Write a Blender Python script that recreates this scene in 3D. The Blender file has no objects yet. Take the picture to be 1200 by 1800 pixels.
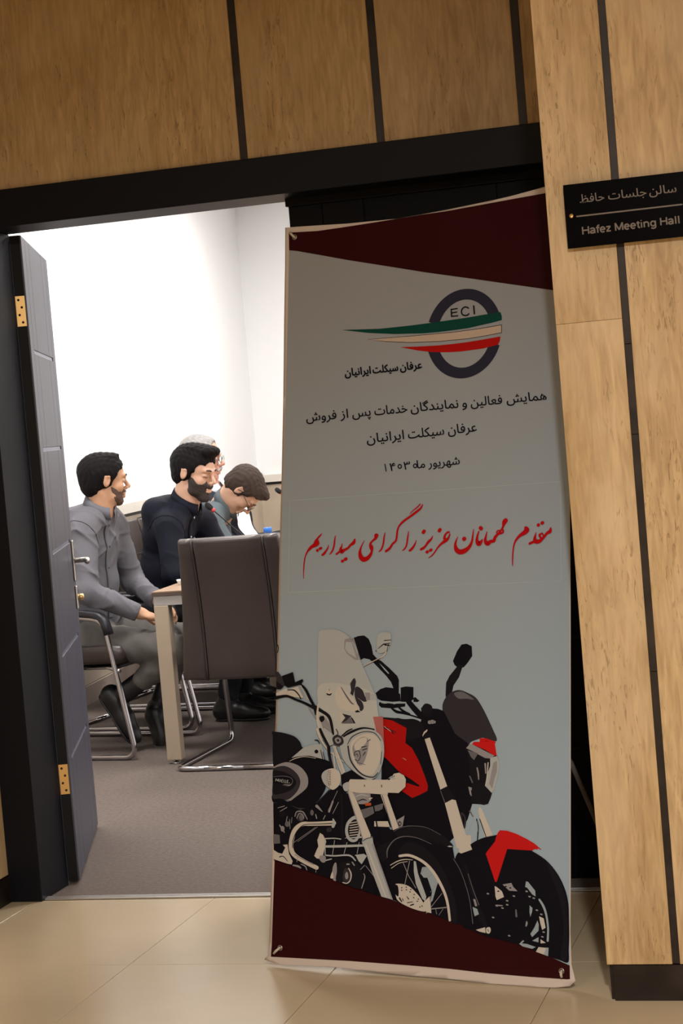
import bpy, bmesh, math, random
import numpy as np
from mathutils import Vector, Matrix
from mathutils.geometry import tessellate_polygon
sc = bpy.context.scene
col = sc.collection
random.seed(7)

# ------------------------------------------------------------------ camera
FPX, YAW, PIT, ROL, CH = 3416.0, 0.27509571, 0.04584894, -0.08486379, 1.42
_cy, _sy, _cp, _sp = math.cos(YAW), math.sin(YAW), math.cos(PIT), math.sin(PIT)
FW = Vector((-_sy*_cp, _cy*_cp, -_sp))
_rt = Vector((_cy, _sy, 0)); _up = _rt.cross(FW)
RT = math.cos(ROL)*_rt + math.sin(ROL)*_up
UP = -math.sin(ROL)*_rt + math.cos(ROL)*_up
CAM = Vector((0, 0, CH))
cd = bpy.data.cameras.new('camera'); cam = bpy.data.objects.new('camera', cd); col.objects.link(cam)
cd.sensor_fit = 'VERTICAL'; cd.sensor_height = 36.0; cd.lens = FPX/1800*36.0
cd.clip_start = 0.05; cd.clip_end = 60
_m = Matrix((RT, UP, -FW)).transposed().to_4x4(); _m.translation = CAM
cam.matrix_world = _m
sc.camera = cam
cd.dof.use_dof = True; cd.dof.focus_distance = 4.8; cd.dof.aperture_fstop = 60.0

# ------------------------------------------------------------------ world, exposure, lights
w = bpy.data.worlds.new('world'); sc.world = w; w.use_nodes = True
w.node_tree.nodes['Background'].inputs[0].default_value = (0.9, 0.85, 0.8, 1)
w.node_tree.nodes['Background'].inputs[1].default_value = 0.02
sc.view_settings.view_transform = 'Standard'; sc.view_settings.look = 'None'
sc.view_settings.gamma = 1.0; sc.view_settings.use_curve_mapping = False
sc.view_settings.exposure = 0.0
def area(name, loc, size, power, color, target=None, size_y=None, spread=180):
    l = bpy.data.lights.new(name, 'AREA'); l.energy = power; l.color = color
    l.shape = 'RECTANGLE' if size_y else 'DISK'; l.size = size
    if size_y: l.size_y = size_y
    l.spread = math.radians(spread)
    o = bpy.data.objects.new(name, l); col.objects.link(o); o.location = loc
    if target is not None:
        o.rotation_euler = (Vector(target)-Vector(loc)).to_track_quat('-Z', 'Y').to_euler()
    return o
WARM = (1.0, 0.965, 0.93); NEUT = (1.0, 0.965, 0.93)
area('corridor_light', (0.12, 0.7, 2.78), 0.18, 222, WARM)
area('corridor_light', (-2.3, 0.9, 2.78), 0.18, 30, WARM)  # added weak fill on the left, not a ceiling fitting
for lx, ly in ((-3.2, 7.2), (-1.0, 7.2), (-3.3, 10.0), (-1.0, 10.0), (-3.4, 13.0), (-1.0, 13.0)):
    area('room_light_panel', (lx, ly, 3.26), 0.6, 64, NEUT, size_y=0.6)

# ------------------------------------------------------------------ pixel helpers (where a line of sight meets a real plane)
def ray(x, y): return FW + (x-600)/FPX*RT - (y-900)/FPX*UP
def fl(x, y, z=0.0):
    d = ray(x, y); return CAM + d*((z-CAM.z)/d.z)
def onY(x, y, Y): d = ray(x, y); return CAM + d*(Y/d.y)
def onX(x, y, X): d = ray(x, y); return CAM + d*(X/d.x)

# ------------------------------------------------------------------ materials
def mat(name, color, rough=0.5, metal=0.0, var=0.0, scale=8.0, stretch=(1,1,1), bump=0.0, bscale=60.0, coat=0.0, spec=0.5, sheen=0.0, wave=0.0, sub=0.0):
    m = bpy.data.materials.new(name); m.use_nodes = True
    nt = m.node_tree; b = nt.nodes['Principled BSDF']
    b.inputs['Base Color'].default_value = (*color, 1); b.inputs['Roughness'].default_value = rough
    b.inputs['Metallic'].default_value = metal; b.inputs['Specular IOR Level'].default_value = spec
    if coat: b.inputs['Coat Weight'].default_value = coat; b.inputs['Coat Roughness'].default_value = 0.1
    if sheen: b.inputs['Sheen Weight'].default_value = sheen
    if sub: b.inputs['Subsurface Weight'].default_value = sub; b.inputs['Subsurface Radius'].default_value = (.01,.004,.002); b.inputs['Subsurface Scale'].default_value = 1.0
    tc = nt.nodes.new('ShaderNodeTexCoord'); mp = nt.nodes.new('ShaderNodeMapping')
    mp.inputs['Scale'].default_value = stretch
    nt.links.new(tc.outputs['Object'], mp.inputs[0])
    if var:
        n = nt.nodes.new('ShaderNodeTexNoise'); n.inputs['Scale'].default_value = scale; n.inputs['Detail'].default_value = 6
        nt.links.new(mp.outputs[0], n.inputs[0])
        r = nt.nodes.new('ShaderNodeMapRange'); r.inputs[1].default_value = .25; r.inputs[2].default_value = .75
        r.inputs[3].default_value = 1-var; r.inputs[4].default_value = 1+var
        nt.links.new(n.outputs[0], r.inputs[0])
        mx = nt.nodes.new('ShaderNodeMix'); mx.data_type = 'RGBA'; mx.blend_type = 'MULTIPLY'; mx.inputs[0].default_value = 1
        mx.inputs[6].default_value = (*color, 1); nt.links.new(r.outputs[0], mx.inputs[7]); nt.links.new(mx.outputs[2], b.inputs['Base Color'])
    if bump:
        n2 = nt.nodes.new('ShaderNodeTexNoise'); n2.inputs['Scale'].default_value = bscale; n2.inputs['Detail'].default_value = 4
        nt.links.new(mp.outputs[0], n2.inputs[0])
        bp = nt.nodes.new('ShaderNodeBump'); bp.inputs['Strength'].default_value = bump; bp.inputs['Distance'].default_value = 0.004
        nt.links.new(n2.outputs[0], bp.inputs['Height']); nt.links.new(bp.outputs[0], b.inputs['Normal'])
    return m

def travertine(name, c1, c2, c3):
    m = bpy.data.materials.new(name); m.use_nodes = True
    nt = m.node_tree; b = nt.nodes['Principled BSDF']; N = nt.nodes.new; L = nt.links.new
    tc = N('ShaderNodeTexCoord'); oi = N('ShaderNodeObjectInfo')
    off = N('ShaderNodeVectorMath'); off.operation = 'SCALE'; off.inputs[0].default_value = (7, 3, 5)
    L(oi.outputs['Random'], off.inputs['Scale'])
    add = N('ShaderNodeVectorMath'); add.operation = 'ADD'; L(tc.outputs['Object'], add.inputs[0]); L(off.outputs[0], add.inputs[1])
    def noise(sx, sz, scale, det, dist=0.0):
        mp = N('ShaderNodeMapping'); mp.inputs['Scale'].default_value = (sx, sx, sz); L(add.outputs[0], mp.inputs[0])
        n = N('ShaderNodeTexNoise'); n.inputs['Scale'].default_value = scale; n.inputs['Detail'].default_value = det
        n.inputs['Distortion'].default_value = dist; L(mp.outputs[0], n.inputs[0]); return n.outputs[0]
    def ramp(src, a, bb, ca, cb):
        r = N('ShaderNodeValToRGB'); r.color_ramp.elements[0].position = a; r.color_ramp.elements[1].position = bb
        r.color_ramp.elements[0].color = (*ca, 1); r.color_ramp.elements[1].color = (*cb, 1); L(src, r.inputs[0]); return r.outputs[0]
    def mix(fac, a, bb, mode='MIX'):
        x = N('ShaderNodeMix'); x.data_type = 'RGBA'; x.blend_type = mode
        if isinstance(fac, float): x.inputs[0].default_value = fac
        else: L(fac, x.inputs[0])
        L(a, x.inputs[6]); L(bb, x.inputs[7]); return x.outputs[2]
    broad = ramp(noise(1.0, 0.12, 7, 3, .4), .3, .7, c1, c2)
    fine = ramp(noise(1.0, 0.13, 70, 6, .8), .32, .7, (.74,.70,.64), (1.09,1.09,1.09))
    colr = mix(1.0, broad, fine, 'MULTIPLY')
    cloud = ramp(noise(1.0, 0.6, 5, 4), .45, .75, (0,0,0), (1,1,1))
    rgb = N('ShaderNodeRGB'); rgb.outputs[0].default_value = (*c3, 1)
    mm = N('ShaderNodeMath'); mm.operation = 'MULTIPLY'; mm.inputs[1].default_value = .55; L(cloud, mm.inputs[0])
    colr = mix(mm.outputs[0], colr, rgb.outputs[0])
    # short vertical pores, clustered
    pores = ramp(noise(1.0, 0.16, 150, 2.5, 1.2), .30, .40, (1,1,1), (0,0,0))
    clus = ramp(noise(1.0, 0.22, 13, 2), .44, .58, (0,0,0), (1,1,1))
    pm = N('ShaderNodeMath'); pm.operation = 'MULTIPLY'; L(pores, pm.inputs[0]); L(clus, pm.inputs[1])
    pm2 = N('ShaderNodeMath'); pm2.operation = 'MULTIPLY'; pm2.inputs[1].default_value = .46; L(pm.outputs[0], pm2.inputs[0])
    dk = N('ShaderNodeRGB'); dk.outputs[0].default_value = (c1[0]*.34, c1[1]*.27, c1[2]*.2, 1)
    colr = mix(pm2.outputs[0], colr, dk.outputs[0])
    L(colr, b.inputs['Base Color'])
    b.inputs['Roughness'].default_value = .5; b.inputs['Specular IOR Level'].default_value = .35
    bp = N('ShaderNodeBump'); bp.invert = True; bp.inputs['Strength'].default_value = .5; bp.inputs['Distance'].default_value = .003
    L(pm.outputs[0], bp.inputs['Height']); L(bp.outputs[0], b.inputs['Normal'])
    return m

M = {}
M['trav'] = travertine('travertine', (.44,.30,.145), (.56,.40,.215), (.62,.475,.30))
M['trav_top'] = travertine('travertine_amber', (.40,.26,.115), (.52,.36,.18), (.53,.385,.22))
M['granite'] = mat('dark_granite', (.022,.016,.014), .34, var=.6, scale=14, spec=.3)
M['granite_base'] = mat('dark_granite_plinth', (.016,.011,.010), .36, var=.7, scale=9, spec=.3)
M['frame'] = mat('black_door_frame', (.0050,.0055,.0085), .45, spec=.16)
M['leaf'] = mat('graphite_veneer', (.055,.057,.084), .42, var=.22, scale=9, stretch=(6,6,.25), bump=.05, bscale=30)
M['leaf_shut'] = mat('shaded_leaf_veneer', (.0018,.0018,.003), .5, var=.2, scale=9, stretch=(6,6,.25), spec=.12)  # darkened copy of the leaf veneer, shade put into the colour
M['leaf_edge'] = mat('black_door_edge', (.006,.006,.007), .6, spec=.2)
M['brass'] = mat('brass', (.72,.50,.22), .32, 1.0, var=.1)
M['screw'] = mat('dark_screw_hole', (.02,.015,.01), .7)
M['nickel'] = mat('satin_nickel', (.45,.42,.40), .3, 1.0)
M['chrome'] = mat('chrome', (.50,.49,.52), .10, 1.0)
M['inlay'] = mat('slate_inlay', (.20,.20,.29), .35, .3)
M['alu'] = mat('aluminium_threshold', (.62,.62,.63), .32, .9, var=.08, scale=30)
M['tile'] = mat('cream_porcelain_tile', (.50,.40,.265), .24, var=.07, scale=2.2, spec=.5)
M['grout'] = mat('grout', (.27,.19,.115), .8)
M['carpet'] = mat('grey_brown_carpet', (.150,.122,.108), .95, var=.20, scale=70, bump=.6, bscale=260, spec=.1)
M['white'] = mat('white_paint', (.91,.915,.92), .6, var=.01, scale=3)
M['ledge'] = mat('cream_ledge_stone', (.78,.73,.66), .4, var=.05, scale=6)
M['lower'] = mat('pale_stone_cladding', (.55,.46,.36), .45, var=.12, scale=4)
M['skirt'] = mat('grey_skirting_stone', (.36,.29,.25), .5, var=.1, scale=7)
M['black'] = mat('black_line', (.01,.01,.01), .5)
M['ceil'] = mat('white_ceiling', (.8,.78,.74), .8)
M['backing'] = mat('wall_backing', (.03,.025,.022), .6)

# ------------------------------------------------------------------ mesh helpers
def link(name, me, m=None, parent=None, smooth=False, label=None, kind=None):
    o = bpy.data.objects.new(name, me); col.objects.link(o)
    if m is not None:
        for k in (m if isinstance(m, (list, tuple)) else [m]): me.materials.append(k)
    if parent: o.parent = parent
    if smooth: me.polygons.foreach_set('use_smooth', [True]*len(me.polygons))
    if label: o['label'] = label
    if kind: o['kind'] = kind
    return o
def bmobj(name, bm, m=None, parent=None, smooth=False, **k):
    me = bpy.data.meshes.new(name); bm.to_mesh(me); bm.free()
    return link(name, me, m, parent, smooth, **k)
def pyobj(name, v, f, m=None, parent=None, smooth=False, **k):
    me = bpy.data.meshes.new(name); me.from_pydata([tuple(p) for p in v], [], f); me.update()
    return link(name, me, m, parent, smooth, **k)
def box_bm(bm, x0, x1, y0, y1, z0, z1, bev=0.0):
    b2 = bmesh.new(); bmesh.ops.create_cube(b2, size=1)
    for v in b2.verts: v.co = Vector((x0+(v.co.x+.5)*(x1-x0), y0+(v.co.y+.5)*(y1-y0), z0+(v.co.z+.5)*(z1-z0)))
    if bev: bmesh.ops.bevel(b2, geom=list(b2.edges), offset=bev, segments=1, affect='EDGES')
    me = bpy.data.meshes.new('t'); b2.to_mesh(me); b2.free(); bm.from_mesh(me); bpy.data.meshes.remove(me)
def box(name, x0, x1, y0, y1, z0, z1, m, parent=None, bev=0.0, **k):
    bm = bmesh.new(); box_bm(bm, x0, x1, y0, y1, z0, z1, bev); return bmobj(name, bm, m, parent, **k)
def tube_geo(pts, r, n=10, closed=False, flat=None):
    """swept tube through points; r scalar or list; flat=(w,h) for rectangular section"""
    P = [Vector(p) for p in pts]; V = []; F = []; k = len(P)
    t0 = (P[1]-P[0]).normalized(); ref = Vector((0,0,1)) if abs(t0.z) < .9 else Vector((1,0,0))
    a = t0.cross(ref).normalized()
    for i, p in enumerate(P):
        if closed: t = (P[(i+1) % k]-P[i-1]).normalized()
        else: t = (P[min(i+1, k-1)]-P[max(i-1, 0)]).normalized()
        a = (a - t*a.dot(t)).normalized(); b = t.cross(a)
        ri = r[i] if isinstance(r, (list, tuple)) else r
        for j in range(n):
            th = 2*math.pi*(j+.5)/n
            if flat: V.append(p + a*flat[0]*ri*max(-1,min(1,math.cos(th)*1.3)) + b*flat[1]*ri*max(-1,min(1,math.sin(th)*1.3)))
            else: V.append(p + a*math.cos(th)*ri + b*math.sin(th)*ri)
    for i in range(k if closed else k-1):
        for j in range(n):
            i2 = (i+1) % k
            F.append((i*n+j, i*n+(j+1) % n, i2*n+(j+1) % n, i2*n+j))
    if not closed: F.append(tuple(reversed(range(n)))); F.append(tuple(range((k-1)*n, k*n)))
    return V, F
def tube(name, pts, r, m, parent=None, n=10, closed=False, flat=None, **k):
    V, F = tube_geo(pts, r, n, closed, flat); o = pyobj(name, V, F, m, parent, smooth=True, **k); return o
def fillet(pts, rad, seg=6):
    """round the inner corners of a polyline"""
    P = [Vector(p) for p in pts]; out = [P[0]]
    for i in range(1, len(P)-1):
        a = (P[i-1]-P[i]); b = (P[i+1]-P[i]); r = min(rad, a.length*.49, b.length*.49)
        s = P[i]+a.normalized()*r; e = P[i]+b.normalized()*r
        for j in range(seg+1):
            t = j/seg; out.append(s*(1-t)**2 + P[i]*2*t*(1-t) + e*t*t)
    out.append(P[-1]); return out
def lathe(name, prof, m, parent=None, n=20, origin=(0,0,0), axis=None, **k):
    V = []; F = []
    for r, z in prof:
        for j in range(n):
            a = 2*math.pi*j/n; V.append(Vector((r*math.cos(a), r*math.sin(a), z)))
    for i in range(len(prof)-1):
        for j in range(n): F.append((i*n+j, i*n+(j+1) % n, (i+1)*n+(j+1) % n, (i+1)*n+j))
    F.append(tuple(reversed(range(n)))); F.append(tuple(range((len(prof)-1)*n, len(prof)*n)))
    if axis is not None:
        q = Vector((0,0,1)).rotation_difference(Vector(axis)); V = [q @ v for v in V]
    V = [v+Vector(origin) for v in V]
    return pyobj(name, V, F, m, parent, smooth=True, **k)
def empty(name, loc=(0,0,0), rz=0.0, label=None, cat=None, group=None, kind=None):
    o = bpy.data.objects.new(name, None); col.objects.link(o); o.location = loc; o.rotation_euler = (0,0,rz)
    o.empty_display_size = .05
    tag(o, label, cat, group, kind); return o
def tag(o, label=None, cat=None, group=None, kind=None):
    if label: o['label'] = label
    if cat: o['category'] = cat
    if group: o['group'] = group
    if kind: o['kind'] = kind
    return o

# ------------------------------------------------------------------ setting: corridor
YD = 5.558          # face of the doorway wall
YC = 4.527          # face of the pier on the right
XR = -0.721         # left edge of the pier
XL = -2.755         # left return of the niche
# corridor floor with real tiles, 60 x 120 cm
floor = box('floor', -6.0, 2.4, -1.6, YD-.002, -.06, -.004, M['grout']); tag(floor, kind='structure')
tx0, ty0 = -2.671, 4.848
for i in range(-5, 9):
    for j in range(-6, 1):
        x0 = tx0+i*.5965; y0 = ty0+j*1.195 if j < 1 else ty0
        x1 = x0+.5965; y1 = y0+1.195
        x0 = max(x0, -6.0); x1 = min(x1, 2.4); y1 = min(y1, YD-.004); y0 = max(y0, -1.6)
        if x1-x0 < .02 or y1-y0 < .02: continue
        g = .0008
        box('floor_tile', x0+g, x1-g, y0+g, y1-g, -.012, 0.0, M['tile'], floor, bev=.0008)
# doorway wall above the opening: travertine slabs with granite joint strips
zt = 2.224
s1a, s1b = onY(422, 276, YD).x, onY(434.5, 277.5, YD).x
s2a, s2b = onY(662.5, 247, YD).x, onY(675, 246, YD).x
wd = box('wall_front', -2.80, 2.4, YD+.02, YD+.16, zt-.01, 2.9, M['backing']); tag(wd, kind='structure')
box('wall_front', -6.0, -2.77, YD+.02, YD+.16, 0, 2.9, M['backing']); bpy.data.objects['wall_front.001']['kind'] = 'structure'
stepx = s2a-s1a
edges = [XL-.0, s1a, s2a, s2a+stepx, s2a+2*stepx, s2a+3*stepx]
sw = s1b-s1a
for i in range(len(edges)-1):
    a = edges[i]+(sw if i else 0.0); b_ = edges[i+1]
    box('stone_panel', a+.001, b_-.001, YD-.0, YD+.02, zt, 2.80, M['trav_top'], wd, bev=.0015)
    box('joint_strip', b_, b_+sw, YD+.002, YD+.02, zt, 2.80, M['granite'], wd)
# pier on the right
wr = box('wall_right', XR+.012, 2.4, YC+.02, YD+.02, .0, 2.80, M['backing']); tag(wr, kind='structure')
pj1, pj2 = -0.5665, -0.5485
zj = 1.605
zb = .087
for (a, b_, z0, z1) in ((XR, pj1, zj+.0003, 2.80), (XR, pj1, zb, zj-.0003), (pj2, -.10, zb, 2.80), (-.082, .40, zb, 2.8), (.418, .9, zb, 2.8), (.918, 1.4, zb, 2.8)):
    bm = bmesh.new(); box_bm(bm, a, b_, YC, YC+.02, z0, z1, .0005)
    bmobj('stone_panel', bm, M['trav'], wr)
zs = [zb, .78, 1.335, 1.545, 2.80]
for k in range(len(zs)-1):
    box('joint_strip', pj1+.0008, pj2-.0008, YC+.003, YC+.02, zs[k]+.001, zs[k+1]-.0005, M['granite'], wr)
for xa in (-.10, .40, .90, 1.4): box('joint_strip', xa+.0008, xa+.0172, YC+.003, YC+.02, zb, 2.8, M['granite'], wr)
# side face of the pier
for (z0, z1) in ((zb, zj-.001), (zj+.001, 2.80)):
    box('stone_panel', XR, XR+.012, YC+.021, YD-.001, z0, z1, M['trav'], wr)
bsr = box('baseboard_right', -.7075, 2.4, YC-.002, YC+.02, 0.0, zb-.002, M['granite_base'], bev=.001); tag(bsr, kind='structure')
bss = box('baseboard_right', XR+.004, -.708, YC+.012, YD-.001, 0.0, zb-.002, M['granite_base']); tag(bss, kind='structure')
# left return of the niche
wl = box('wall_left', XL-.16, XL-.02, 2.3, YD+.02, 0, 2.8, M['backing']); tag(wl, kind='structure')
for (y0, y1) in ((4.78, YD-.002), (4.0, 4.762), (3.2, 3.98), (2.3, 3.18)):
    box('stone_panel', XL-.02, XL, y0, y1, zb+.0, 2.80, M['trav'], wl, bev=.001)
for y0 in (4.762, 3.98, 3.18): box('joint_strip', XL-.02, XL-.003, y0, y0+.018, zb, 2.8, M['granite'], wl)
bl = box('baseboard_left', XL-.02, XL+.004, 2.3, YD-.004, 0, zb-.004, M['granite_base']); tag(bl, kind='structure')
cl = box('ceiling', -6.0, 2.4, -1.6, YD+.15, 2.8, 2.9, M['ceil']); tag(cl, kind='structure')
# back and sides of the corridor, behind the camera: keep the light in
for a in ((-6.1, -6.0, -1.6, YD), (2.4, 2.5, -1.6, YD)): tag(box('wall_side', a[0], a[1], a[2], a[3], 0, 2.8, M['trav']), kind='structure')
tag(box('wall_back', -6.0, 2.4, -1.7, -1.6, 0, 2.8, M['trav']), kind='structure')
# closing of the far left corridor end beyond the return is the same wall
# ------------------------------------------------------------------ door frame
OX0, OX1, OZ = -2.645, -0.80, 2.108
frm = empty('trim_1', (0,0,0), kind='structure')
box('door_jamb', XL+.001, OX0, YD-.018, YD+.19, 0, OZ, M['frame'], frm, bev=.002)
box('door_jamb', OX1, XR+.01, YD-.004, YD+.19, 0, OZ, M['frame'], frm, bev=.002)
box('door_head', XL+.001, XR+.01, YD-.018, YD+.19, OZ, zt-.001, M['frame'], frm, bev=.002)
thr = empty('trim_2', (0,0,0), kind='structure')
box('threshold_bar', OX0, OX1, YD-.002, YD+.034, 0, .005, M['alu'], thr, bev=.001)
box('threshold_rib', OX0, OX1, YD+.010, YD+.013, .005, .0065, M['alu'], thr)
box('threshold_rib', OX0, OX1, YD+.022, YD+.025, .005, .0065, M['alu'], thr)

# ------------------------------------------------------------------ the two door leaves
LT = .042
def leaf(name, w, handed, inl='inlay', fm='leaf'):
    """leaf in its own frame: hinge at x=0, extends +x, outer face at y=0, inner at y=LT"""
    root = empty(name, (0,0,0), kind='structure')
    box('door_core', 0.0, w, .006, LT-.006, .012, OZ-.004, M['leaf_edge'], root)
    for face in (0, 1):
        y0, y1 = (0.0, .006) if face == 0 else (LT-.006, LT)
        st = .105
        box('stile', 0, st, y0, y1, .012, OZ-.004, M['leaf'], root, bev=.0012)
        box('stile', w-.10, w, y0, y1, .012, OZ-.004, M['leaf'], root, bev=.0012)
        zz = [.012, .4, .735, 1.075, 1.415, 1.735, OZ-.004]
        for k in range(6):
            z0 = zz[k]+(.006 if k else 0); z1 = zz[k+1]-(.006 if k < 5 else 0)
            for (xa, xb) in ((st+.003, st+.13), (st+.133, w-.25), (w-.247, w-.103)):
                box('door_panel', xa, xb, y0, y1, z0, z1, M['leaf'], root, bev=.0012)
        for k in range(1, 6):
            box('inlay_strip', st+.003, w-.103, (y0+.0035 if face == 0 else y0), (y1 if face == 0 else y1-.0035), zz[k]-.0058, zz[k]+.0058, M[inl], root)
    return root
LW = 0.905
d1 = leaf('door_1', LW, 1)
d1.location = (-2.6125, 5.766, 0); d1.rotation_euler = (0, 0, math.radians(109))
def handle(root, w, side):
    x = w-.06; y = 0.0 if side < 0 else LT; s = side
    for zc, h in ((1.0, .15), (.865, .085)):
        box('handle_plate', x-.018, x+.018, min(y, y+s*.008), max(y, y+s*.008), zc-h/2, zc+h/2, M['nickel'], root, bev=.003)
    tube('door_handle', fillet([(x, y+s*.006, 1.0), (x, y+s*.055, 1.0), (x-.125, y+s*.062, 1.0)], .02), .0095, M['nickel'], root, n=10)
    lathe('lock_cylinder', [(.0, 0), (.012, .0), (.012, .02), (.008, .024), (0, .024)], M['brass'], root, n=14, origin=(x, y+s*.006, .865), axis=(0, s, 0))
handle(d1, LW, -1); handle(d1, LW, 1)
# brass hinges sit on the edge that faces the corridor
def hinge(zc):
    h = .098
    bmh = bmesh.new(); box_bm(bmh, -.0025, 0.0, .006, LT-.006, zc-h/2, zc+h/2, .0006)
    p = bmobj('hinge', bmh, M['brass'], d1)
    for k, dz in enumerate((-.036, -.012, .012, .036)):
        lathe('hinge_screw', [(0, 0), (.0042, 0), (.0036, .0012), (0, .0012)], M['screw'], p, n=10, origin=(-.0025, LT/2+(.005 if k % 2 else -.004), zc+dz), axis=(-1, 0, 0))
    for k in range(5):
        lathe('hinge_knuckle', [(0, 0), (.0055, 0), (.0055, h/5-.001), (0, h/5-.001)], M['nickel'], p, n=10, origin=(-.005, LT+.001, zc-h/2+k*h/5))
for zc in (.345, 1.862): hinge(zc)
d2 = leaf('door_2', OX1-(-1.697)-.004, 1, 'frame', 'frame')  # same design as the open leaf, its shade put into darker materials
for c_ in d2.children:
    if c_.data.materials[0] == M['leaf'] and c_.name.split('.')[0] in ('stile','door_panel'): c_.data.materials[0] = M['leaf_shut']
box('door_stop', -1.70, OX1, YD+.13, YD+.149, OZ-.022, OZ, M['frame'], frm)
box('door_stop', OX1-.02, OX1, YD+.13, YD+.149, 0, OZ-.022, M['frame'], frm)
d2.location = (-1.697, YD+.15, -.008)

# ------------------------------------------------------------------ the meeting room
carpet = box('floor', -7.0, 1.0, YD+.004, 17.0, -.05, 0.0, M['carpet']); tag(carpet, kind='structure')
wa = Vector((-4.34, 10.0)); wdir = Vector((-.61, 5.0)).normalized()
def wpt(y): return wa + wdir*((y-wa.y)/wdir.y)
YB = 15.2
nrm = Vector((wdir.y, -wdir.x))      # into the room (+x)
def wall_slab(name, ya, yb, off0, off1, z0, z1, m, parent=None, **k):
    a = wpt(ya); b_ = wpt(yb); v = []
    for p, o in ((a, off0), (b_, off0), (b_, off1), (a, off1)):
        q = p+nrm*o; v.append((q.x, q.y))
    V = [(x, y, z0) for x, y in v]+[(x, y, z1) for x, y in v]
    F = [(3,2,1,0), (4,5,6,7), (0,1,5,4), (1,2,6,5), (2,3,7,6), (3,0,4,7)]
    o = pyobj(name, V, F, m, parent, **k)
    bm = bmesh.new(); bm.from_mesh(o.data); bmesh.ops.recalc_face_normals(bm, faces=bm.faces); bm.to_mesh(o.data); bm.free(); return o
lw = wall_slab('wall_left', YD+.17, YB+.1, -.12, 0.0, 0, 3.3, M['white'], kind='structure')
ys = [5.8, 7.0, 8.2, 9.4, 10.6, 11.8, 13.0, 14.2, YB]
for k in range(len(ys)-1):
    wall_slab('stone_panel', ys[k]+.003, ys[k+1]-.003, 0, .018, .104, .962, M['lower'], lw)
    wall_slab('ledge_slab', ys[k]+.002, ys[k+1]-.002, 0, .05, .985, 1.045, M['ledge'], lw)
wall_slab('ledge_dark_strip', 5.8, YB, 0, .012, .962, .985, M['black'], lw)  # black strip between cladding and ledge
wall_slab('baseboard_left', 5.8, YB, 0.001, .03, 0, .1, M['skirt'], kind='structure')
cx = wpt(YB).x
bw = box('wall_back', cx-.2, 1.0, YB, YB+.12, 0, 3.3, M['white']); tag(bw, kind='structure')
xs = [cx, cx+.42, cx+1.3, cx+2.2, cx+3.1, cx+4.0, 1.0]
for k in range(len(xs)-1):
    box('stone_panel', xs[k]+.003, xs[k+1]-.003, YB-.018, YB, .104, .962, M['lower'], bw)
    box('ledge_slab', xs[k]+.002, xs[k+1]-.002, YB-.05, YB, .985, 1.045, M['ledge'], bw)
box('ledge_dark_strip', cx, 1.0, YB-.012, YB, .962, .985, M['black'], bw)
tag(box('baseboard_back', cx, 1.0, YB-.03, YB-.018, 0, .1, M['skirt']), kind='structure')
tag(box('wall_right', 1.0, 1.1, YD+.17, YB+.1, 0, 3.3, M['white']), kind='structure')
tag(box('ceiling', -7.0, 1.1, YD+.16, YB+.1, 3.3, 3.4, M['ceil']), kind='structure')
tag(box('wall_front', -4.2, XL-.0, YD+.165, YD+.19, 0, 3.3, M['white']), kind='structure')
tag(box('wall_front', XL, 1.0, YD+.191, YD+.21, zt, 3.3, M['white']), kind='structure')
tag(box('wall_front', XR+.011, 1.0, YD+.165, YD+.19, 0, zt, M['white']), kind='structure')

# ------------------------------------------------------------------ hall sign
sgY = YC-.024
s_tl = onY(988.9, 325.6, sgY); s_tr = onY(1200, 301.1, sgY)
sx0, sz0, sz1 = s_tl.x, onY(998.9, 437.3, sgY).z, s_tl.z
M['sign'] = mat('black_gloss_acrylic', (.0006,.0008,.0018), .22, spec=.06)
M['signtext'] = mat('dull_gold_lettering', (.12,.092,.070), .5)
sgn = box('wall_sign', sx0, sx0+.335, sgY, sgY+.006, sz0, sz1, M['sign'], bev=.0008)
for sx_ in (sx0+.018, sx0+.317): lathe('standoff', [(.006, 0), (.006, .0185)], M['brass'], sgn, origin=(sx_, YC, (sz0+sz1)/2), axis=(0,-1,0))
tag(sgn, 'black gloss sign with dull gold Persian and English lettering on the pale pier', 'sign')
sc_p = onY(1004, 379.6, sgY)
sh = lathe('sign_screw', [(0, 0), (.0052, 0), (.0052, .0015), (.004, .0028), (0, .0032)], M['brass'], sgn, n=16, origin=sc_p, axis=(0,-1,0))
# ------------------------------------------------------------------ flat lettering
FORMS = {'ا':('FE8D','FE8E'),'پ':('FB56','FB57','FB58','FB59'),'ت':('FE95','FE96','FE97','FE98'),'ج':('FE9D','FE9E','FE9F','FEA0'),
 'ح':('FEA1','FEA2','FEA3','FEA4'),'خ':('FEA5','FEA6','FEA7','FEA8'),'د':('FEA9','FEAA'),'ر':('FEAD','FEAE'),'ز':('FEAF','FEB0'),
 'س':('FEB1','FEB2','FEB3','FEB4'),'ش':('FEB5','FEB6','FEB7','FEB8'),'ظ':('FEC5','FEC6','FEC7','FEC8'),'ع':('FEC9','FECA','FECB','FECC'),
 'ف':('FED1','FED2','FED3','FED4'),'ک':('FB8E','FB8F','FB90','FB91'),'گ':('FB92','FB93','FB94','FB95'),'ل':('FEDD','FEDE','FEDF','FEE0'),
 'م':('FEE1','FEE2','FEE3','FEE4'),'ن':('FEE5','FEE6','FEE7','FEE8'),'و':('FEED','FEEE'),'ه':('FEE9','FEEA','FEEB','FEEC'),'ی':('FBFC','FBFD','FBFE','FBFF')}
def shape_word(s):
    out = []
    for i, ch in enumerate(s):
        if ch not in FORMS: out.append(ch); continue
        fm = FORMS[ch]; prev = i > 0 and s[i-1] in FORMS and len(FORMS[s[i-1]]) == 4
        nxt = i < len(s)-1 and s[i+1] in FORMS and len(fm) == 4
        k = 3 if prev and nxt else 2 if nxt else 1 if prev else 0
        out.append(chr(int(fm[k], 16)))
    return ''.join(reversed(out))
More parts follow.
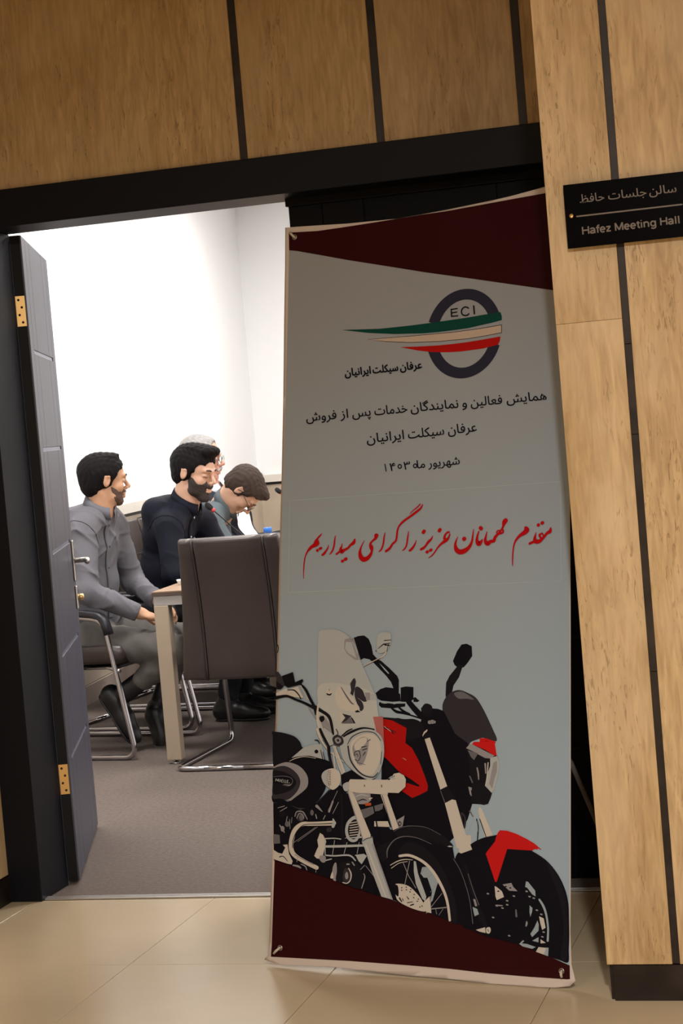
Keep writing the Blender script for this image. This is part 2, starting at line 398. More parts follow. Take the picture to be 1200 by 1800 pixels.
def glyph_tris(body, bold=0.0):
    """outline of a piece of text -> list of (triangle vertex lists) in font units"""
    c = bpy.data.curves.new('t', 'FONT'); c.body = body; c.fill_mode = 'NONE'; c.resolution_u = 4; c.offset = bold
    o = bpy.data.objects.new('t', c); col.objects.link(o); bpy.context.view_layer.update()
    me = o.evaluated_get(bpy.context.evaluated_depsgraph_get()).to_mesh()
    vs = [Vector((v.co.x, v.co.y, 0)) for v in me.vertices]; nb = {}
    for e in me.edges:
        a, b = e.vertices; nb.setdefault(a, []).append(b); nb.setdefault(b, []).append(a)
    seen = set(); loops = []
    for s in range(len(vs)):
        if s in seen or s not in nb: continue
        lp = [s]; seen.add(s); cur = s
        while True:
            n = [q for q in nb[cur] if q not in seen]
            if not n: break
            cur = n[0] if len(lp) > 1 else min(n); lp.append(cur); seen.add(cur)
        if len(lp) > 2: loops.append([vs[q].copy() for q in lp])
    bpy.data.objects.remove(o); bpy.data.curves.remove(c)
    def ar(L): return sum(L[i].x*L[(i+1) % len(L)].y-L[(i+1) % len(L)].x*L[i].y for i in range(len(L)))/2
    def inside(p, L):
        c_ = False
        for i in range(len(L)):
            a, b = L[i], L[(i+1) % len(L)]
            if (a.y > p.y) != (b.y > p.y) and p.x < (b.x-a.x)*(p.y-a.y)/(b.y-a.y)+a.x: c_ = not c_
        return c_
    # outer sign = sign of the largest loop
    A = [ar(L) for L in loops]
    glyph_tris.loops = []
    if not loops: return [], []
    sg = math.copysign(1, A[max(range(len(A)), key=lambda i: abs(A[i]))])
    outs = [i for i in range(len(loops)) if A[i]*sg > 0]; hol = [i for i in range(len(loops)) if A[i]*sg < 0]
    V = []; T = []
    for i in outs:
        hs = [h for h in hol if inside(loops[h][0], loops[i])]
        polys = [loops[i]]+[loops[h] for h in hs]
        flat = [p for L in polys for p in L]; b0 = len(V); V += flat
        q0 = b0
        for L in polys: glyph_tris.loops.append((q0, len(L))); q0 += len(L)
        for t in tessellate_polygon(polys): T.append(tuple(b0+q for q in t))
    return V, T
def word_px(s, x0, x1, bl, h, bold=0.0, raw=False, cap=0.714, wt=0.0):
    """place a word so that it spans pixels x0..x1; bl(x) gives the baseline; h pixel height of the tall letters"""
    V, T = glyph_tris(s if raw else shape_word(s), bold)
    mn = min(v.x for v in V); mx = max(v.x for v in V); k = h/cap
    out = []
    for v in V:
        X = x0+(v.x-mn)/(mx-mn)*(x1-x0); Y = bl(X)-v.y*k
        X += v.y*k*(-0.075)
        out.append((X, Y))
    if wt:   # heavier pen: a thin ribbon along every outline
        T = list(T)
        for q0, L in glyph_tris.loops:
            for i in range(L):
                a, b_ = out[q0+i], out[q0+(i+1) % L]; dx, dy = b_[0]-a[0], b_[1]-a[1]; ln = math.hypot(dx, dy)
                if ln < 1e-6: continue
                nx, ny = -dy/ln*wt/2, dx/ln*wt/2; ex, ey = 0.0, 0.0; n0 = len(out)
                out += [(a[0]+nx-ex, a[1]+ny-ey), (a[0]-nx-ex, a[1]-ny-ey), (b_[0]-nx+ex, b_[1]-ny+ey), (b_[0]+nx+ex, b_[1]+ny+ey)]; T.append(('w', n0, n0+1, n0+2, n0+3))
    return out, T
def catmull(P, n=6):
    out = []; k = len(P)
    for i in range(k-1):
        p0 = P[max(i-1, 0)]; p1 = P[i]; p2 = P[i+1]; p3 = P[min(i+2, k-1)]
        for j in range(n):
            t = j/n
            out.append(tuple(.5*((2*b)+(-a+c)*t+(2*a-5*b+4*c-d)*t*t+(-a+3*b-3*c+d)*t**3) for a, b, c, d in zip(p0, p1, p2, p3)))
    out.append(P[-1]); return out
def stroke_px(P, n=5, cap=True):
    """P: (x, y, width) points -> ribbon with round ends"""
    C = catmull(P, n) if n > 1 and len(P) > 2 else list(P); V = []; T = []; caps = []
    k = len(C)
    for i, (x, y, w_) in enumerate(C):
        a = C[max(i-1, 0)]; b = C[min(i+1, k-1)]; dx, dy = b[0]-a[0], b[1]-a[1]; L = math.hypot(dx, dy) or 1
        nx, ny = -dy/L*w_/2, dx/L*w_/2
        V += [(x+nx, y+ny), (x-nx, y-ny)]
    for i in range(k-1): T.append((2*i, 2*i+1, 2*i+3, 2*i+2))
    if cap:
        for (x, y, w_) in (C[0], C[-1]):
            if w_ < 1.0: continue
            caps.append([(x+w_/2*math.cos(q*math.pi/5), y+w_/2*math.sin(q*math.pi/5)) for q in range(10)])
    return V, T, caps

# ------------------------------------------------------------------ banner surface (a leaning, softly bowed sheet)
B_BL = fl(475, 1697); B_BR = fl(1008, 1739)
B_TL = onY(500.8, 400, 5.16)
_U = (B_BR-B_BL).normalized(); _V0 = (B_TL-B_BL); _V = (_V0-_U*_V0.dot(_U)).normalized(); BN = _U.cross(_V).normalized()
if BN.dot(CAM-B_BL) < 0: BN = -BN
BW = (B_BR-B_BL).length; BH = _V0.dot(_V)
def bdisp(u, v):
    a = max(0, min(1, u/BW)); b = max(0, min(1, v/BH))
    d = 0.012*math.sin(math.pi*a)*(0.4+0.6*math.sin(math.pi*b))
    # soft pulls from the four corners
    for (cu, cv, su, sv) in ((0, 0, 1, 1), (1, 0, -1, 1), (0, 1, 1, -1), (1, 1, -1, -1)):
        xx = (a-cu)*su*BW; yy = (b-cv)*sv*BH; r = math.hypot(xx, yy)+1e-6; th = math.atan2(yy, xx)
        d += .0030*math.sin(th*6+cu*2+cv)*math.exp(-r/.22)*min(1, r/.08)
    d += .0022*math.sin(a*19+b*3)*max(0, b-.72)/.28 + .0015*math.sin(a*7+b*5)
    d += .010*math.exp(-b/.012)   # the foot curls forward
    return d
def bsurf0(x, y, lift=0.0):
    d = ray(x, y); o = 0.0
    for _ in range(3):
        t = ((B_BL+BN*o-CAM).dot(BN))/d.dot(BN); p = CAM+d*t; q = p-B_BL
        o = bdisp(q.dot(_U), q.dot(_V))+lift
    t = ((B_BL+BN*o-CAM).dot(BN))/d.dot(BN); return CAM+d*t
GS = 24.0; _gc = {}
def _gp(i, j):
    if (i, j) not in _gc: _gc[(i, j)] = bsurf0(i*GS, j*GS)
    return _gc[(i, j)]
def bsurf(x, y, lift=0.0):
    # the sheet is a fine facet mesh; every print lies exactly on those facets
    i = math.floor(x/GS); j = math.floor(y/GS); fx = x/GS-i; fy = y/GS-j
    if fx+fy < 1: a, b, c = _gp(i, j), _gp(i+1, j), _gp(i, j+1)
    else: a, b, c = _gp(i+1, j+1), _gp(i, j+1), _gp(i+1, j)
    n = (b-a).cross(c-a); d = ray(x, y); return CAM+d*((a-CAM).dot(n)/d.dot(n))+BN*lift
def facet_cut(bm):
    xs_ = [v.co.x for v in bm.verts]; ys_ = [v.co.y for v in bm.verts]; sm = [a+b for a, b in zip(xs_, ys_)]
    for no, lo, hi in (((1,0,0), min(xs_), max(xs_)), ((0,1,0), min(ys_), max(ys_)), ((1,1,0), min(sm), max(sm))):
        g = math.floor(lo/GS)*GS+GS; q_ = 2 if no[0]*no[1] else 1
        while g < hi:
            bmesh.ops.bisect_plane(bm, geom=list(bm.verts)+list(bm.edges)+list(bm.faces), plane_co=(g*no[0]/q_, g*no[1]/q_, 0), plane_no=no, dist=1e-4)
            g += GS
def grid_cut(bm, step):
    xs_ = [v.co.x for v in bm.verts]; ys_ = [v.co.y for v in bm.verts]
    for ax, lo, hi in ((0, min(xs_), max(xs_)), (1, min(ys_), max(ys_))):
        g = math.floor(lo/step)*step+step
        while g < hi:
            co = [0, 0, 0]; co[ax] = g; no = [0, 0, 0]; no[ax] = 1
            bmesh.ops.bisect_plane(bm, geom=list(bm.verts)+list(bm.edges)+list(bm.faces), plane_co=co, plane_no=no, dist=1e-4)
            g += step
def poly_bm(pts):
    bm = bmesh.new(); vs = [bm.verts.new((x, y, 0)) for x, y in pts]
    tr = tessellate_polygon([[Vector((x, y, 0)) for x, y in pts]])
    for t in tr:
        try: bm.faces.new([vs[q] for q in t])
        except ValueError: pass
    return bm
class Print:
    """a printed motif: coloured patches lying on a surface, collected in one mesh"""
    def __init__(s, surf, base=1, lift=.000012, step=42): s.V = []; s.F = []; s.MI = []; s.mats = []; s.k = base; s.surf = surf; s.k = base*20; s.lift = lift; s.step = step
    def mi(s, m):
        if m not in s.mats: s.mats.append(m)
        return s.mats.index(m)
    def add(s, V, F, m, up=True):
        if up: s.k += 1
        if any(f[0] == 'w' for f in F):
            R = [f[1:] for f in F if f[0] == 'w']; s.add(V, [f for f in F if f[0] != 'w'], m, False)
            for h in (0, 1): s.k += 1; s.add(V, R[h::2], m, False)
            return
        bm = bmesh.new(); vs = [bm.verts.new((x, y, 0)) for x, y in V]
        for f in F:
            try: bm.faces.new([vs[i] for i in f])
            except ValueError: pass
        facet_cut(bm); bm.verts.index_update(); V = [(v.co.x, v.co.y) for v in bm.verts]; F = [tuple(v.index for v in f.verts) for f in bm.faces]; bm.free()
        b = len(s.V)
        s.V += [s.surf(x, y, s.k*s.lift) for x, y in V]; s.F += [tuple(b+i for i in f) for f in F]; s.MI += [s.mi(m)]*len(F)
    def poly(s, pts, m, up=True):
        tr = tessellate_polygon([[Vector((x, y, 0)) for x, y in pts]]); s.add(pts, [tuple(t) for t in tr], m, up)
    def smooth(s, pts, m, up=True):
        P = list(pts); n = len(P); C = []
        Q = P[-2:]+P+P[:3]
        C = catmull([(x, y) for x, y in Q], 4)[8:8+4*n]
        s.poly(C, m, up)
    def stroke(s, P, m, up=True, n=5, caps=True):
        V, T, C = stroke_px(P, n, caps)
        s.add(V, T, m, up)
        for i, c in enumerate(C): s.k += 1; s.add(c, [tuple(range(10))], m, False)
    def build(s, name, parent, **k):
        me = bpy.data.meshes.new(name); me.from_pydata([tuple(p) for p in s.V], [], s.F)
        for m in s.mats: me.materials.append(m)
        me.polygons.foreach_set('material_index', s.MI); me.update()
        # all patches face the viewer's side of the sheet
        bm = bmesh.new(); bm.from_mesh(me)
        for f in bm.faces:
            if f.normal.dot(BN) < 0: f.normal_flip()
        bm.to_mesh(me); bm.free()
        o = link(name, me, None, parent, smooth=True, **k); return o
def crop(ox, oy, s): return lambda *pts: [((p[0]/s+ox), (p[1]/s+oy))+tuple(q/s for q in p[2:]) for p in pts]

# ------------------------------------------------------------------ banner
def pr(name, c, rough=.6, **k): return mat(name, c, rough, spec=.05, **k)
M['b_border'] = pr('banner_unprinted_border', (.50,.43,.38))
M['b_maroon'] = pr('banner_maroon', (.026,.0035,.0045), .5)
# ground colour: printed pale blue below; greyer above, partly dimmer light put into the colour
bg = pr('banner_grey_blue', (.3,.33,.34)); M['b_bg'] = bg
nt = bg.node_tree; g_tc = nt.nodes.new('ShaderNodeTexCoord'); g_sx = nt.nodes.new('ShaderNodeSeparateXYZ'); g_r = nt.nodes.new('ShaderNodeValToRGB')
g_m = nt.nodes.new('ShaderNodeMapRange'); g_m.inputs[1].default_value = 0.0; g_m.inputs[2].default_value = 2.0
nt.links.new(g_tc.outputs['Object'], g_sx.inputs[0]); nt.links.new(g_sx.outputs[2], g_m.inputs[0]); nt.links.new(g_m.outputs[0], g_r.inputs[0])
g_r.color_ramp.elements[0].position = .25; g_r.color_ramp.elements[0].color = (.275,.35,.405,1)
g_r.color_ramp.elements[1].position = .85; g_r.color_ramp.elements[1].color = (.255,.265,.28,1)
nt.links.new(g_r.outputs[0], nt.nodes['Principled BSDF'].inputs['Base Color'])

ban = empty('banner_stand', tuple((B_BL+B_BR)/2), label='tall leaning banner with two motorcycles and red calligraphy in front of the doorway', cat='banner')
bpy.context.view_layer.update()
BINV = Matrix.Translation(-(B_BL+B_BR)/2)
def under(o): o.parent = ban; o.matrix_parent_inverse = BINV; return o
left = [(501,400),(500.5,470),(499,560),(497.5,700),(494.5,840),(491,960),(488,1100),(484.5,1250),(480,1400),(477,1520),(475.5,1570),(472.5,1660),(471,1678),(464,1686.5)]
bot = [(483,1693.5),(499,1696.5),(540,1698),(588,1700.5),(650,1707),(720,1715),(782,1720),(860,1729),(940,1735),(974,1736.5),(1001,1733.5),(1011,1724)]
right = [(1004,1696),(1002,1640),(1002.5,1560),(1002.5,1400),(1002.5,1200),(1002.3,1060),(1001,890),(1000,760),(999,560),(998,420),(997.5,322)]
top = [(956,328.5),(900,344),(870,351),(783,369),(740,377),(697,384.5),(650,389),(610,393),(560,396),(530,398)]
ban.name = 'banner_stand'
bm = poly_bm(left+bot+right+top); facet_cut(bm)
for v in bm.verts: v.co = bsurf(v.co.x, v.co.y, -.0004)
for f in bm.faces:
    if f.normal.dot(BN) < 0: f.normal_flip()
bmesh.ops.recalc_face_normals(bm, faces=bm.faces)
if sum(f.normal.dot(BN) for f in bm.faces) < 0: bmesh.ops.reverse_faces(bm, faces=bm.faces)
geo = list(bm.faces); ret = bmesh.ops.extrude_face_region(bm, geom=geo)
for v in [e for e in ret['geom'] if isinstance(e, bmesh.types.BMVert)]: v.co -= BN*.0012
bmesh.ops.reverse_faces(bm, faces=geo) if False else None
me = bpy.data.meshes.new('banner_sheet'); bm.to_mesh(me); bm.free()
sheet = link('banner_sheet', me, M['b_border'], None, smooth=True); under(sheet)
bpy.context.view_layer.update()
pg = Print(bsurf, base=1)
# ground + maroon fields
insl = [(508,440),(505.5,560),(502,700),(497.5,840),(494.2,960),(491.5,1100),(488,1250),(484.2,1400),(481.5,1510)]
topl = [(1001,515),(969.6,510),(896.7,499.6),(822,489),(748.7,479),(680,468),(610,457),(560,448),(523,441.5)]
botl = [(482.7,1510.6),(525,1525),(568,1539),(610,1553.5),(654,1569),(700,1586),(750,1603),(799.5,1621.5),(860,1642.6),(910,1660),(963,1680),(985,1690),(1000.5,1697)]
rr = [(1000.5,1560),(1000.8,1400),(1000.8,1200),(1000.5,1060),(999.4,890),(998.4,760),(997.4,560)]
pg.poly(insl[:-1]+botl+rr+topl, M['b_bg'])
pg.poly([(507.5,409)]+[(508,440)]+list(reversed(topl))+[(996,420),(995,334)]+[(956,340),(900,350),(870,355.5),(783,371.5),(740,377.5),(695,385),(645,393),(600,400),(558,406)], M['b_maroon'], up=False)
pg.poly([(482.5,1510.5),(480.5,1570),(477.5,1660),(476,1681.7),(500,1683),(568,1686.7),(611.7,1689),(720,1697),(790,1703),(860,1711),(930,1717),(997,1721.5),(1001.5,1721),(1001,1697)]+list(reversed(botl))[1:-1], M['b_maroon'], up=False)
o = pg.build('printed_ground', None); under(o)
# transparent sticker round the greeting
M['b_sticker'] = pr('sticker_edge', (.35,.39,.42), .4)
ps = Print(bsurf, base=3)
cs = [(509.5,880),(985,846.5),(986,1021),(506.5,1041.5)]
for i in range(4):
    a, b_ = cs[i], cs[(i+1) % 4]; n = 14
    ps.stroke([(a[0]+(b_[0]-a[0])*t/n, a[1]+(b_[1]-a[1])*t/n, .8) for t in range(n+1)], M['b_sticker'], n=1)
o = ps.build('sticker_outline', None); under(o)
# emblem
M['ink'] = pr('black_ink', (.0055,.005,.008)); M['navy_ink'] = pr('slate_ink', (.020,.021,.036)); M['green'] = pr('green_ink', (.004,.045,.034))
M['cream'] = pr('cream_ink', (.42,.33,.26)); M['red'] = pr('red_ink', (.34,.006,.005)); M['callig'] = pr('crimson_ink', (.36,.004,.006))
pe = Print(bsurf, base=4)
E8 = crop(590, 500, 3.871)
ro = []; ri = []
for k in range(73):
    th = 2*math.pi*k/72
    for L_, rx, ry in ((ro, 256, 305), (ri, 183, 232)):
        x = 874+rx*math.cos(th); y = 335+ry*math.sin(th); x += -.08*(y-335); L_.append((x, y))
def bandtop(x): return 262-(x-620)*.15
def bandbot(x): return 455-(x-620)*.10
for k in range(72):
    cy_ = (ro[k][1]+ri[k][1])/2; cx_ = (ro[k][0]+ri[k][0])/2
    if bandtop(cx_)+22 < cy_ < bandbot(cx_)-22: continue
    pe.add(E8(ro[k], ro[k+1], ri[k+1], ri[k]), [(0,1,2,3)], M['navy_ink'], up=False)
pe.k += 2
pe.poly(E8((42,310),(300,302),(500,281),(630,264),(780,243),(900,225),(1010,206),(1120,188),(1130,215),(1130,243),(1060,262),(1000,275),(900,298),(800,312),(700,324),(600,333),(400,338),(220,330)), M['green'])
pe.poly(E8((216,374),(500,351),(800,324),(960,302),(1130,273),(1130,330),(1010,353),(900,371),(700,390),(500,397),(350,391)), M['ink'])
pe.poly(E8((226,375.5),(500,354.5),(800,327.5),(960,306),(1126,278),(1126,327),(1010,349.5),(900,367.5),(700,386.5),(500,393.5),(350,387.5)), M['cream'])
pe.poly(E8((440,427),(560,423),(700,415),(800,405),(900,392),(1010,374),(1121,354),(1117,385),(1105,410),(1000,437),(850,457),(780,461),(720,462),(640,459),(560,450)), M['red'])
o = pe.build('emblem_print', None); under(o)
pt = Print(bsurf, base=8)
for P in (((787,170,9),(790,219,9)),((787,171,8),(828,165,8)),((789,194,8),(825,189,8)),((791,218,8),(832,214,8)),
          ((905,163,8),(893,156,9),(875,156,9),(861,170,9),(857,188,9),(864,206,9),(882,212,9),(898,209,9),(908,200,8)),((940,147,10),(945,200,10))):
    pt.stroke(E8(*P), M['ink'], n=5 if len(P) > 3 else 1)
def line(x0, y0, x1, y1): return lambda x: y0+(x-x0)*(y1-y0)/(x1-x0)
o = pt.build('emblem_letters', None); under(o)
b0 = line(607, 661.5, 741, 647.5); b1 = line(539, 741, 961, 702.5); b2 = line(645, 779, 838, 758); b3 = line(677, 829, 809, 816)
def ptn(name, lab):
    global pt
    o = pt.build(name, None, label=lab); under(o); pt = Print(bsurf, base=8)
pt = Print(bsurf, base=8)
for s, x0, x1 in (('عرفان',704,742),('سیکلت',656,700),('ایرانیان',607,652)): V, T = word_px(s, x0, x1, b0, 13, wt=1.15); pt.add(V, T, M['ink'], up=False)
ptn('company_line', 'bold black Persian name under the emblem')
for s, x0, x1 in (('همایش',891,961),('فعالین',828,883),('و',813,821),('نمایندگان',722.5,806),('خدمات',659,716.6),('پس',620,652),('از',599,612.5),('فروش',539,592)): V, T = word_px(s, x0, x1, b1, 15.5, wt=.45); pt.add(V, T, M['ink'], up=False)
ptn('heading_line', 'long dark Persian heading line')
for s, x0, x1 in (('عرفان',788,838.4),('سیکلت',718,781),('ایرانیان',645.5,710.6)): V, T = word_px(s, x0, x1, b2, 16, wt=.45); pt.add(V, T, M['ink'], up=False)
ptn('heading_line', 'short dark Persian heading line')
for s, x0, x1 in (('شهریور',753,808.4),('ما',733.5,747.6),('\u06F1',677,679.6),('\u06F4',686,696),('\u06F3',710.6,721.6)): V, T = word_px(s, x0, x1, b3, 14, wt=.4); pt.add(V, T, M['ink'], up=False)
pt.stroke([(730+3.1*math.cos(a), 819+3.3*math.sin(a), 1.8) for a in [q*math.pi/6 for q in range(13)]], M['ink'], n=1)
pt.stroke([(703+3*math.cos(a), 820+3.4*math.sin(a), 1.9) for a in [q*math.pi/6 for q in range(13)]], M['ink'], n=1)
ptn('date_line', 'small dark Persian date line')
# calligraphy, traced as pen strokes of varying width
pc = Print(bsurf, base=8)
A = crop(520, 870, 7.5); Bc = crop(640, 870, 7.5); Cc = crop(780, 870, 6)
dots = []
def cal(f, *strokes):
    for P in strokes: pc.stroke([(x, y, w_*1.12+.25) for x, y, w_ in f(*P)], M['callig'], n=6, up=True)
# widths in crop pixels
cal(A, ((346,512,6),(315,545,18),(285,580,20),(258,615,22),(245,650,24),(205,690,34),(165,735,22),(135,790,13),(117,860,13),(108,950,12),(104,1030,9),(106,1105,4)),
       ((290,605,26),(285,640,50),(245,668,42),(215,690,24)),
       ((436,658,5),(424,700,14),(400,740,22),(375,775,26),(352,792,24)),
       ((524,540,8),(514,600,16),(508,660,18),(492,720,18),(470,760,16),(448,782,8)),
       ((614,636,4),(606,680,16),(595,715,34),(608,745,50),(640,728,30),(690,700,24),(725,660,26),(765,630,38),(780,585,16)),
       ((600,722,24),(570,755,20),(538,780,20)),
       ((906,602,5),(878,655,11),(856,710,20),(848,765,36),(862,820,52),(895,850,58),(945,835,46),(985,790,34),(1005,740,26),(998,690,46),(985,650,28),(1010,610,20),(1050,575,30),(1064,536,50)),
       ((1178,500,8),(1166,560,17),(1158,630,18),(1142,690,18),(1120,730,16),(1098,746,8)))
cal(Bc, ((690,594,4),(678,635,14),(655,680,22),(625,718,26),(602,734,24)),
       ((588,484,8),(577,560,17),(570,620,18),(556,680,17),(530,718,15),(508,732,8)),
       ((775,128,10),(745,180,22),(690,225,26),(610,285,24),(520,350,24),(465,410,18),(442,470,20),(434,540,22),(420,605,22),(375,650,22),(340,705,26),(290,742,26)),
       ((742,122,12),(700,165,12),(650,205,9),(606,246,5)),
       ((906,540,6),(890,580,20),(850,620,28),(815,670,22),(785,700,28),(752,718,26)),
       ((1138,516,6),(1110,575,24),(1075,605,36),(1020,645,24),(970,700,16),(930,760,14),(890,805,12),(852,830,6)),
       ((1120,490,22),(1095,500,20),(1070,530,22),(1062,570,30),(1075,600,30)))
cal(Cc, ((64,405,4),(52,450,16),(22,480,28),(4,490,22)),
       ((152,440,4),(132,485,14),(124,535,26),(140,582,42),(175,602,46),(225,588,42),(270,550,30),(298,495,20),(308,430,14),(316,362,6)),
       ((372,385,10),(358,430,18),(352,480,28),(370,515,44),(395,495,28),(410,470,8)),
       ((458,388,6),(446,440,18),(440,485,28),(462,512,42),(500,490,30),(530,485,28),(545,445,26),(590,395,18),(625,340,18),(640,290,40),(655,270,42)),
       ((590,400,16),(610,365,14),(628,372,14),(622,398,18),(580,412,16)),
       ((560,400,14),(570,378,10),(590,375,10)),
       ((868,350,34),(880,370,44),(850,400,40),(805,430,26),(765,475,18),(742,530,13),(732,600,12),(728,680,11),(728,745,6)),
       ((1130,350,14),(1122,385,32),(1090,405,24),(1050,455,22),(1010,488,34),(975,490,42),(962,460,28),(975,398,5)),
       ((1035,405,10),(1012,425,20),(1030,455,16),(1055,440,14),(1040,405,14)),
       ((970,490,26),(935,500,22),(908,514,22)))
def dot(f, x, y, w_, h_, rot=.5):
    c_, s_ = math.cos(-rot), math.sin(-rot)
    P = [(x+w_/2*a*c_-h_/2*b*s_, y+w_/2*a*s_+h_/2*b*c_) for a, b in ((-1,-.5),(-.5,-1),(.5,-1),(1,-.5),(1,.5),(.5,1),(-.5,1),(-1,.5))]
    pc.poly(f(*P), M['callig'], up=True)
for a in ((288,732,34,38),(328,706,50,34),(620,872,44,36),(662,846,50,40)): dot(A, *a)
for a in ((835,752,46,38),(882,728,50,36)): dot(Bc, *a, .6)
for a in ((790,486,44,62),(1000,466,44,60)): dot(Bc, *a, -1.2+.6)
for a in ((218,464,44,40),(394,352,40,46),(1000,318,36,32),(1042,296,40,34)): dot(Cc, *a, .7)
o = pc.build('calligraphy_print', None, label='red flowing Persian calligraphy greeting'); under(o)
# sign lettering on its own plane
def ssurf(x, y, lift=0): return onY(x, y, sgY-.0003-lift)
pl = Print(ssurf, base=0)
bs = line(1020, 356.5, 1188, 337.5)
for s, x0, x1 in (('سالن',1141,1188.6),('جلسات',1069,1136),('حافظ',1019,1062)): V, T = word_px(s, x0, x1, bs, 14.5, wt=.3); pl.add(V, T, M['signtext'], up=False)
pl.stroke([(1013.6,380.5,2.6),(1198,359.3,2.6)], M['signtext'], n=1)
# plain bold sans letters drawn as strokes in a unit square (y up, cap height 1)
ARCS = lambda cx, cy, rx, ry, a0, a1, n=14: [(cx+rx*math.cos(math.radians(a0+(a1-a0)*i/n)), cy+ry*math.sin(math.radians(a0+(a1-a0)*i/n))) for i in range(n+1)]
LET = {'H': (.72, [[(.1,0),(.1,1)],[(.62,0),(.62,1)],[(.1,.52),(.62,.52)]]),
 'a': (.56, [ARCS(.26,.5,.19,.2,160,20,8)+[(.45,.45),(.45,.0)], ARCS(.24,.2,.17,.155,60,300,12)+[(.42,.16)], [(.45,.4),(.27,.37)]]),
 'f': (.34, [[(.36,.97),(.25,.98),(.17,.88),(.17,0)],[(.03,.68),(.34,.68)]]),
 'e': (.56, [ARCS(.28,.36,.2,.33,-45,-345,18)+[(.48,.33)], [(.08,.37),(.48,.37)]]),
 'z': (.5, [[(.05,.66),(.44,.66)],[(.42,.66),(.08,.08)],[(.05,.07),(.45,.07)]]),
 'M': (.83, [[(.1,0),(.1,1)],[(.1,1),(.41,.06)],[(.41,.06),(.73,1)],[(.73,1),(.73,0)]]),
 't': (.33, [[(.17,.9),(.17,.12),(.22,.06),(.33,.07)],[(.03,.68),(.32,.68)]]),
 'i': (.28, [[(.14,0),(.14,.72)],[(.14,.9),(.14,1.0)]]),
 'n': (.6, [[(.1,0),(.1,.74)], [(.1,.45)]+ARCS(.29,.46,.19,.22,150,0,8)+[(.48,0)]]),
 'g': (.6, [[(.5,.74),(.5,-.05)]+ARCS(.29,-.06,.21,.2,0,-150,8), ARCS(.29,.37,.2,.31,0,360,18)]),
 'l': (.28, [[(.14,0),(.14,1)]])}
def latin(word, x0, x1, base, h):
    wd_ = sum(LET[c][0] for c in word); k = (x1-x0)/(wd_-.12); px_ = x0-.05*k
    for c in word:
        for P in LET[c][1]:
            pl.stroke([(px_+x*k-y*h*.09, base(px_+x*k)-y*h, 2.6) for x, y in P], M['signtext'], n=1, caps=False)
        px_ += LET[c][0]*k
be = line(1023.5, 412.2, 1194, 392.4)
latin('Hafez', 1023.5, 1073, be, 13.2); latin('Meeting', 1081, 1152.5, be, 13.2); latin('Hall', 1160.5, 1194.5, be, 13.2)
pl.build('sign_lettering', sgn)
# ------------------------------------------------------------------ the printed motorcycles
K = M['ink']; M['k2'] = pr('soft_black_ink', (.009,.008,.011)); M['k3'] = pr('dark_grey_ink', (.028,.025,.031)); M['g1'] = pr('mid_grey_ink', (.11,.105,.115)); M['g2'] = pr('light_grey_ink', (.23,.22,.23))
M['ch'] = pr('pale_chrome_ink', (.46,.42,.37)); M['shield'] = pr('windshield_ink', (.33,.35,.35)); M['pink'] = pr('faded_red_ink', (.34,.11,.105)); M['orange'] = pr('orange_ink', (.38,.07,.02)); M['red2'] = pr('bright_red_ink', (.46,.010,.010)); M['blueg'] = pr('pale_blue_ink', (.25,.30,.33)); M['shield2'] = pr('windshield_low_ink', (.39,.40,.375))
K2, K3, G1, G2, CHR, SH = M['k2'], M['k3'], M['g1'], M['g2'], M['ch'], M['shield']
M1 = crop(480,1090,6); M2 = crop(620,1090,6); M3 = crop(480,1280,6); M4 = crop(660,1260,5.4545); M5 = crop(480,1440,5.4545); M6 = crop(640,1440,5.4545); M7 = crop(800,1440,5.4545)
q = Print(bsurf, base=3)
# --- sport motorcycle (right): dark masses first
q.poly([(796,1162),(803,1145),(811,1133),(820,1131.5),(829,1136),(830,1153),(822,1165),(815,1173),(805,1174),(799,1169)], K)
q.poly([(803,1172),(814,1168),(807,1190),(797,1205),(793,1225),(785,1235),(783,1222),(784,1200),(790,1188)], K2)
q.smooth([(777.5,1245),(780,1232),(787,1222),(797,1215),(808,1213),(820,1217),(836,1226),(848,1244),(858,1264),(868,1286),(873,1298),(870,1303),(850,1297),(842,1299),(828,1304),(820,1312),(800,1300),(782,1275)], K3)
q.smooth([(798,1219),(810,1215.5),(822,1221),(833,1230),(820,1228),(806,1228)], G1)
q.poly([(740,1244),(750,1241),(756,1245),(770,1246),(780,1250),(790,1270),(800,1290),(822,1306),(823,1312),(826,1330),(830,1352),(838,1378),(840,1400),(862,1396),(858,1407),(848,1414),(830,1413),(822,1440),(815,1452),(800,1470),(770,1500),(740,1490),(700,1452),(672,1456),(670,1380),(672,1270),(676,1263),(700,1262),(712,1265),(722,1264),(738,1274),(741,1262)], K)
q.smooth([(672,1262),(690,1262),(712,1264),(728,1264),(742,1272),(745,1290),(720,1300),(700,1288),(682,1276)], K2)
q.poly(M2((240,770),(290,728),(350,708),(430,718),(470,760),(500,780),(505,855),(420,862),(300,850),(262,830)), K); q.poly(M2((505,712),(560,700),(640,706),(640,835),(600,865),(505,860)), K)
q.poly(M2((640,820),(662,812),(682,835),(705,850),(680,865),(640,862)), K); q.poly(M2((278,865),(420,882),(555,880),(552,912),(420,932),(300,922),(275,895)), K)
q.stroke(M2((410,930,18),(460,965,30),(520,978,26),(600,1000,18),(710,1035,16)), K); q.stroke(M2((480,915,18),(540,965,26),(600,990,16)), K); q.stroke(M2((590,862,56),(650,935,60),(725,1015,66)), K)
q.stroke(M2((300,872,4),(340,876,9),(380,872,4)), SH); q.stroke(M2((430,886,5),(480,874,8),(520,874,4)), SH)
q.poly([(622,1121),(630,1118),(640,1117),(648,1123),(653,1135),(656,1151),(649,1159),(640,1157),(634,1160)], K)
q.poly([(622,1121),(614,1124),(607,1134),(606,1146),(614,1153),(628,1161),(634,1160),(626,1135)], G2)
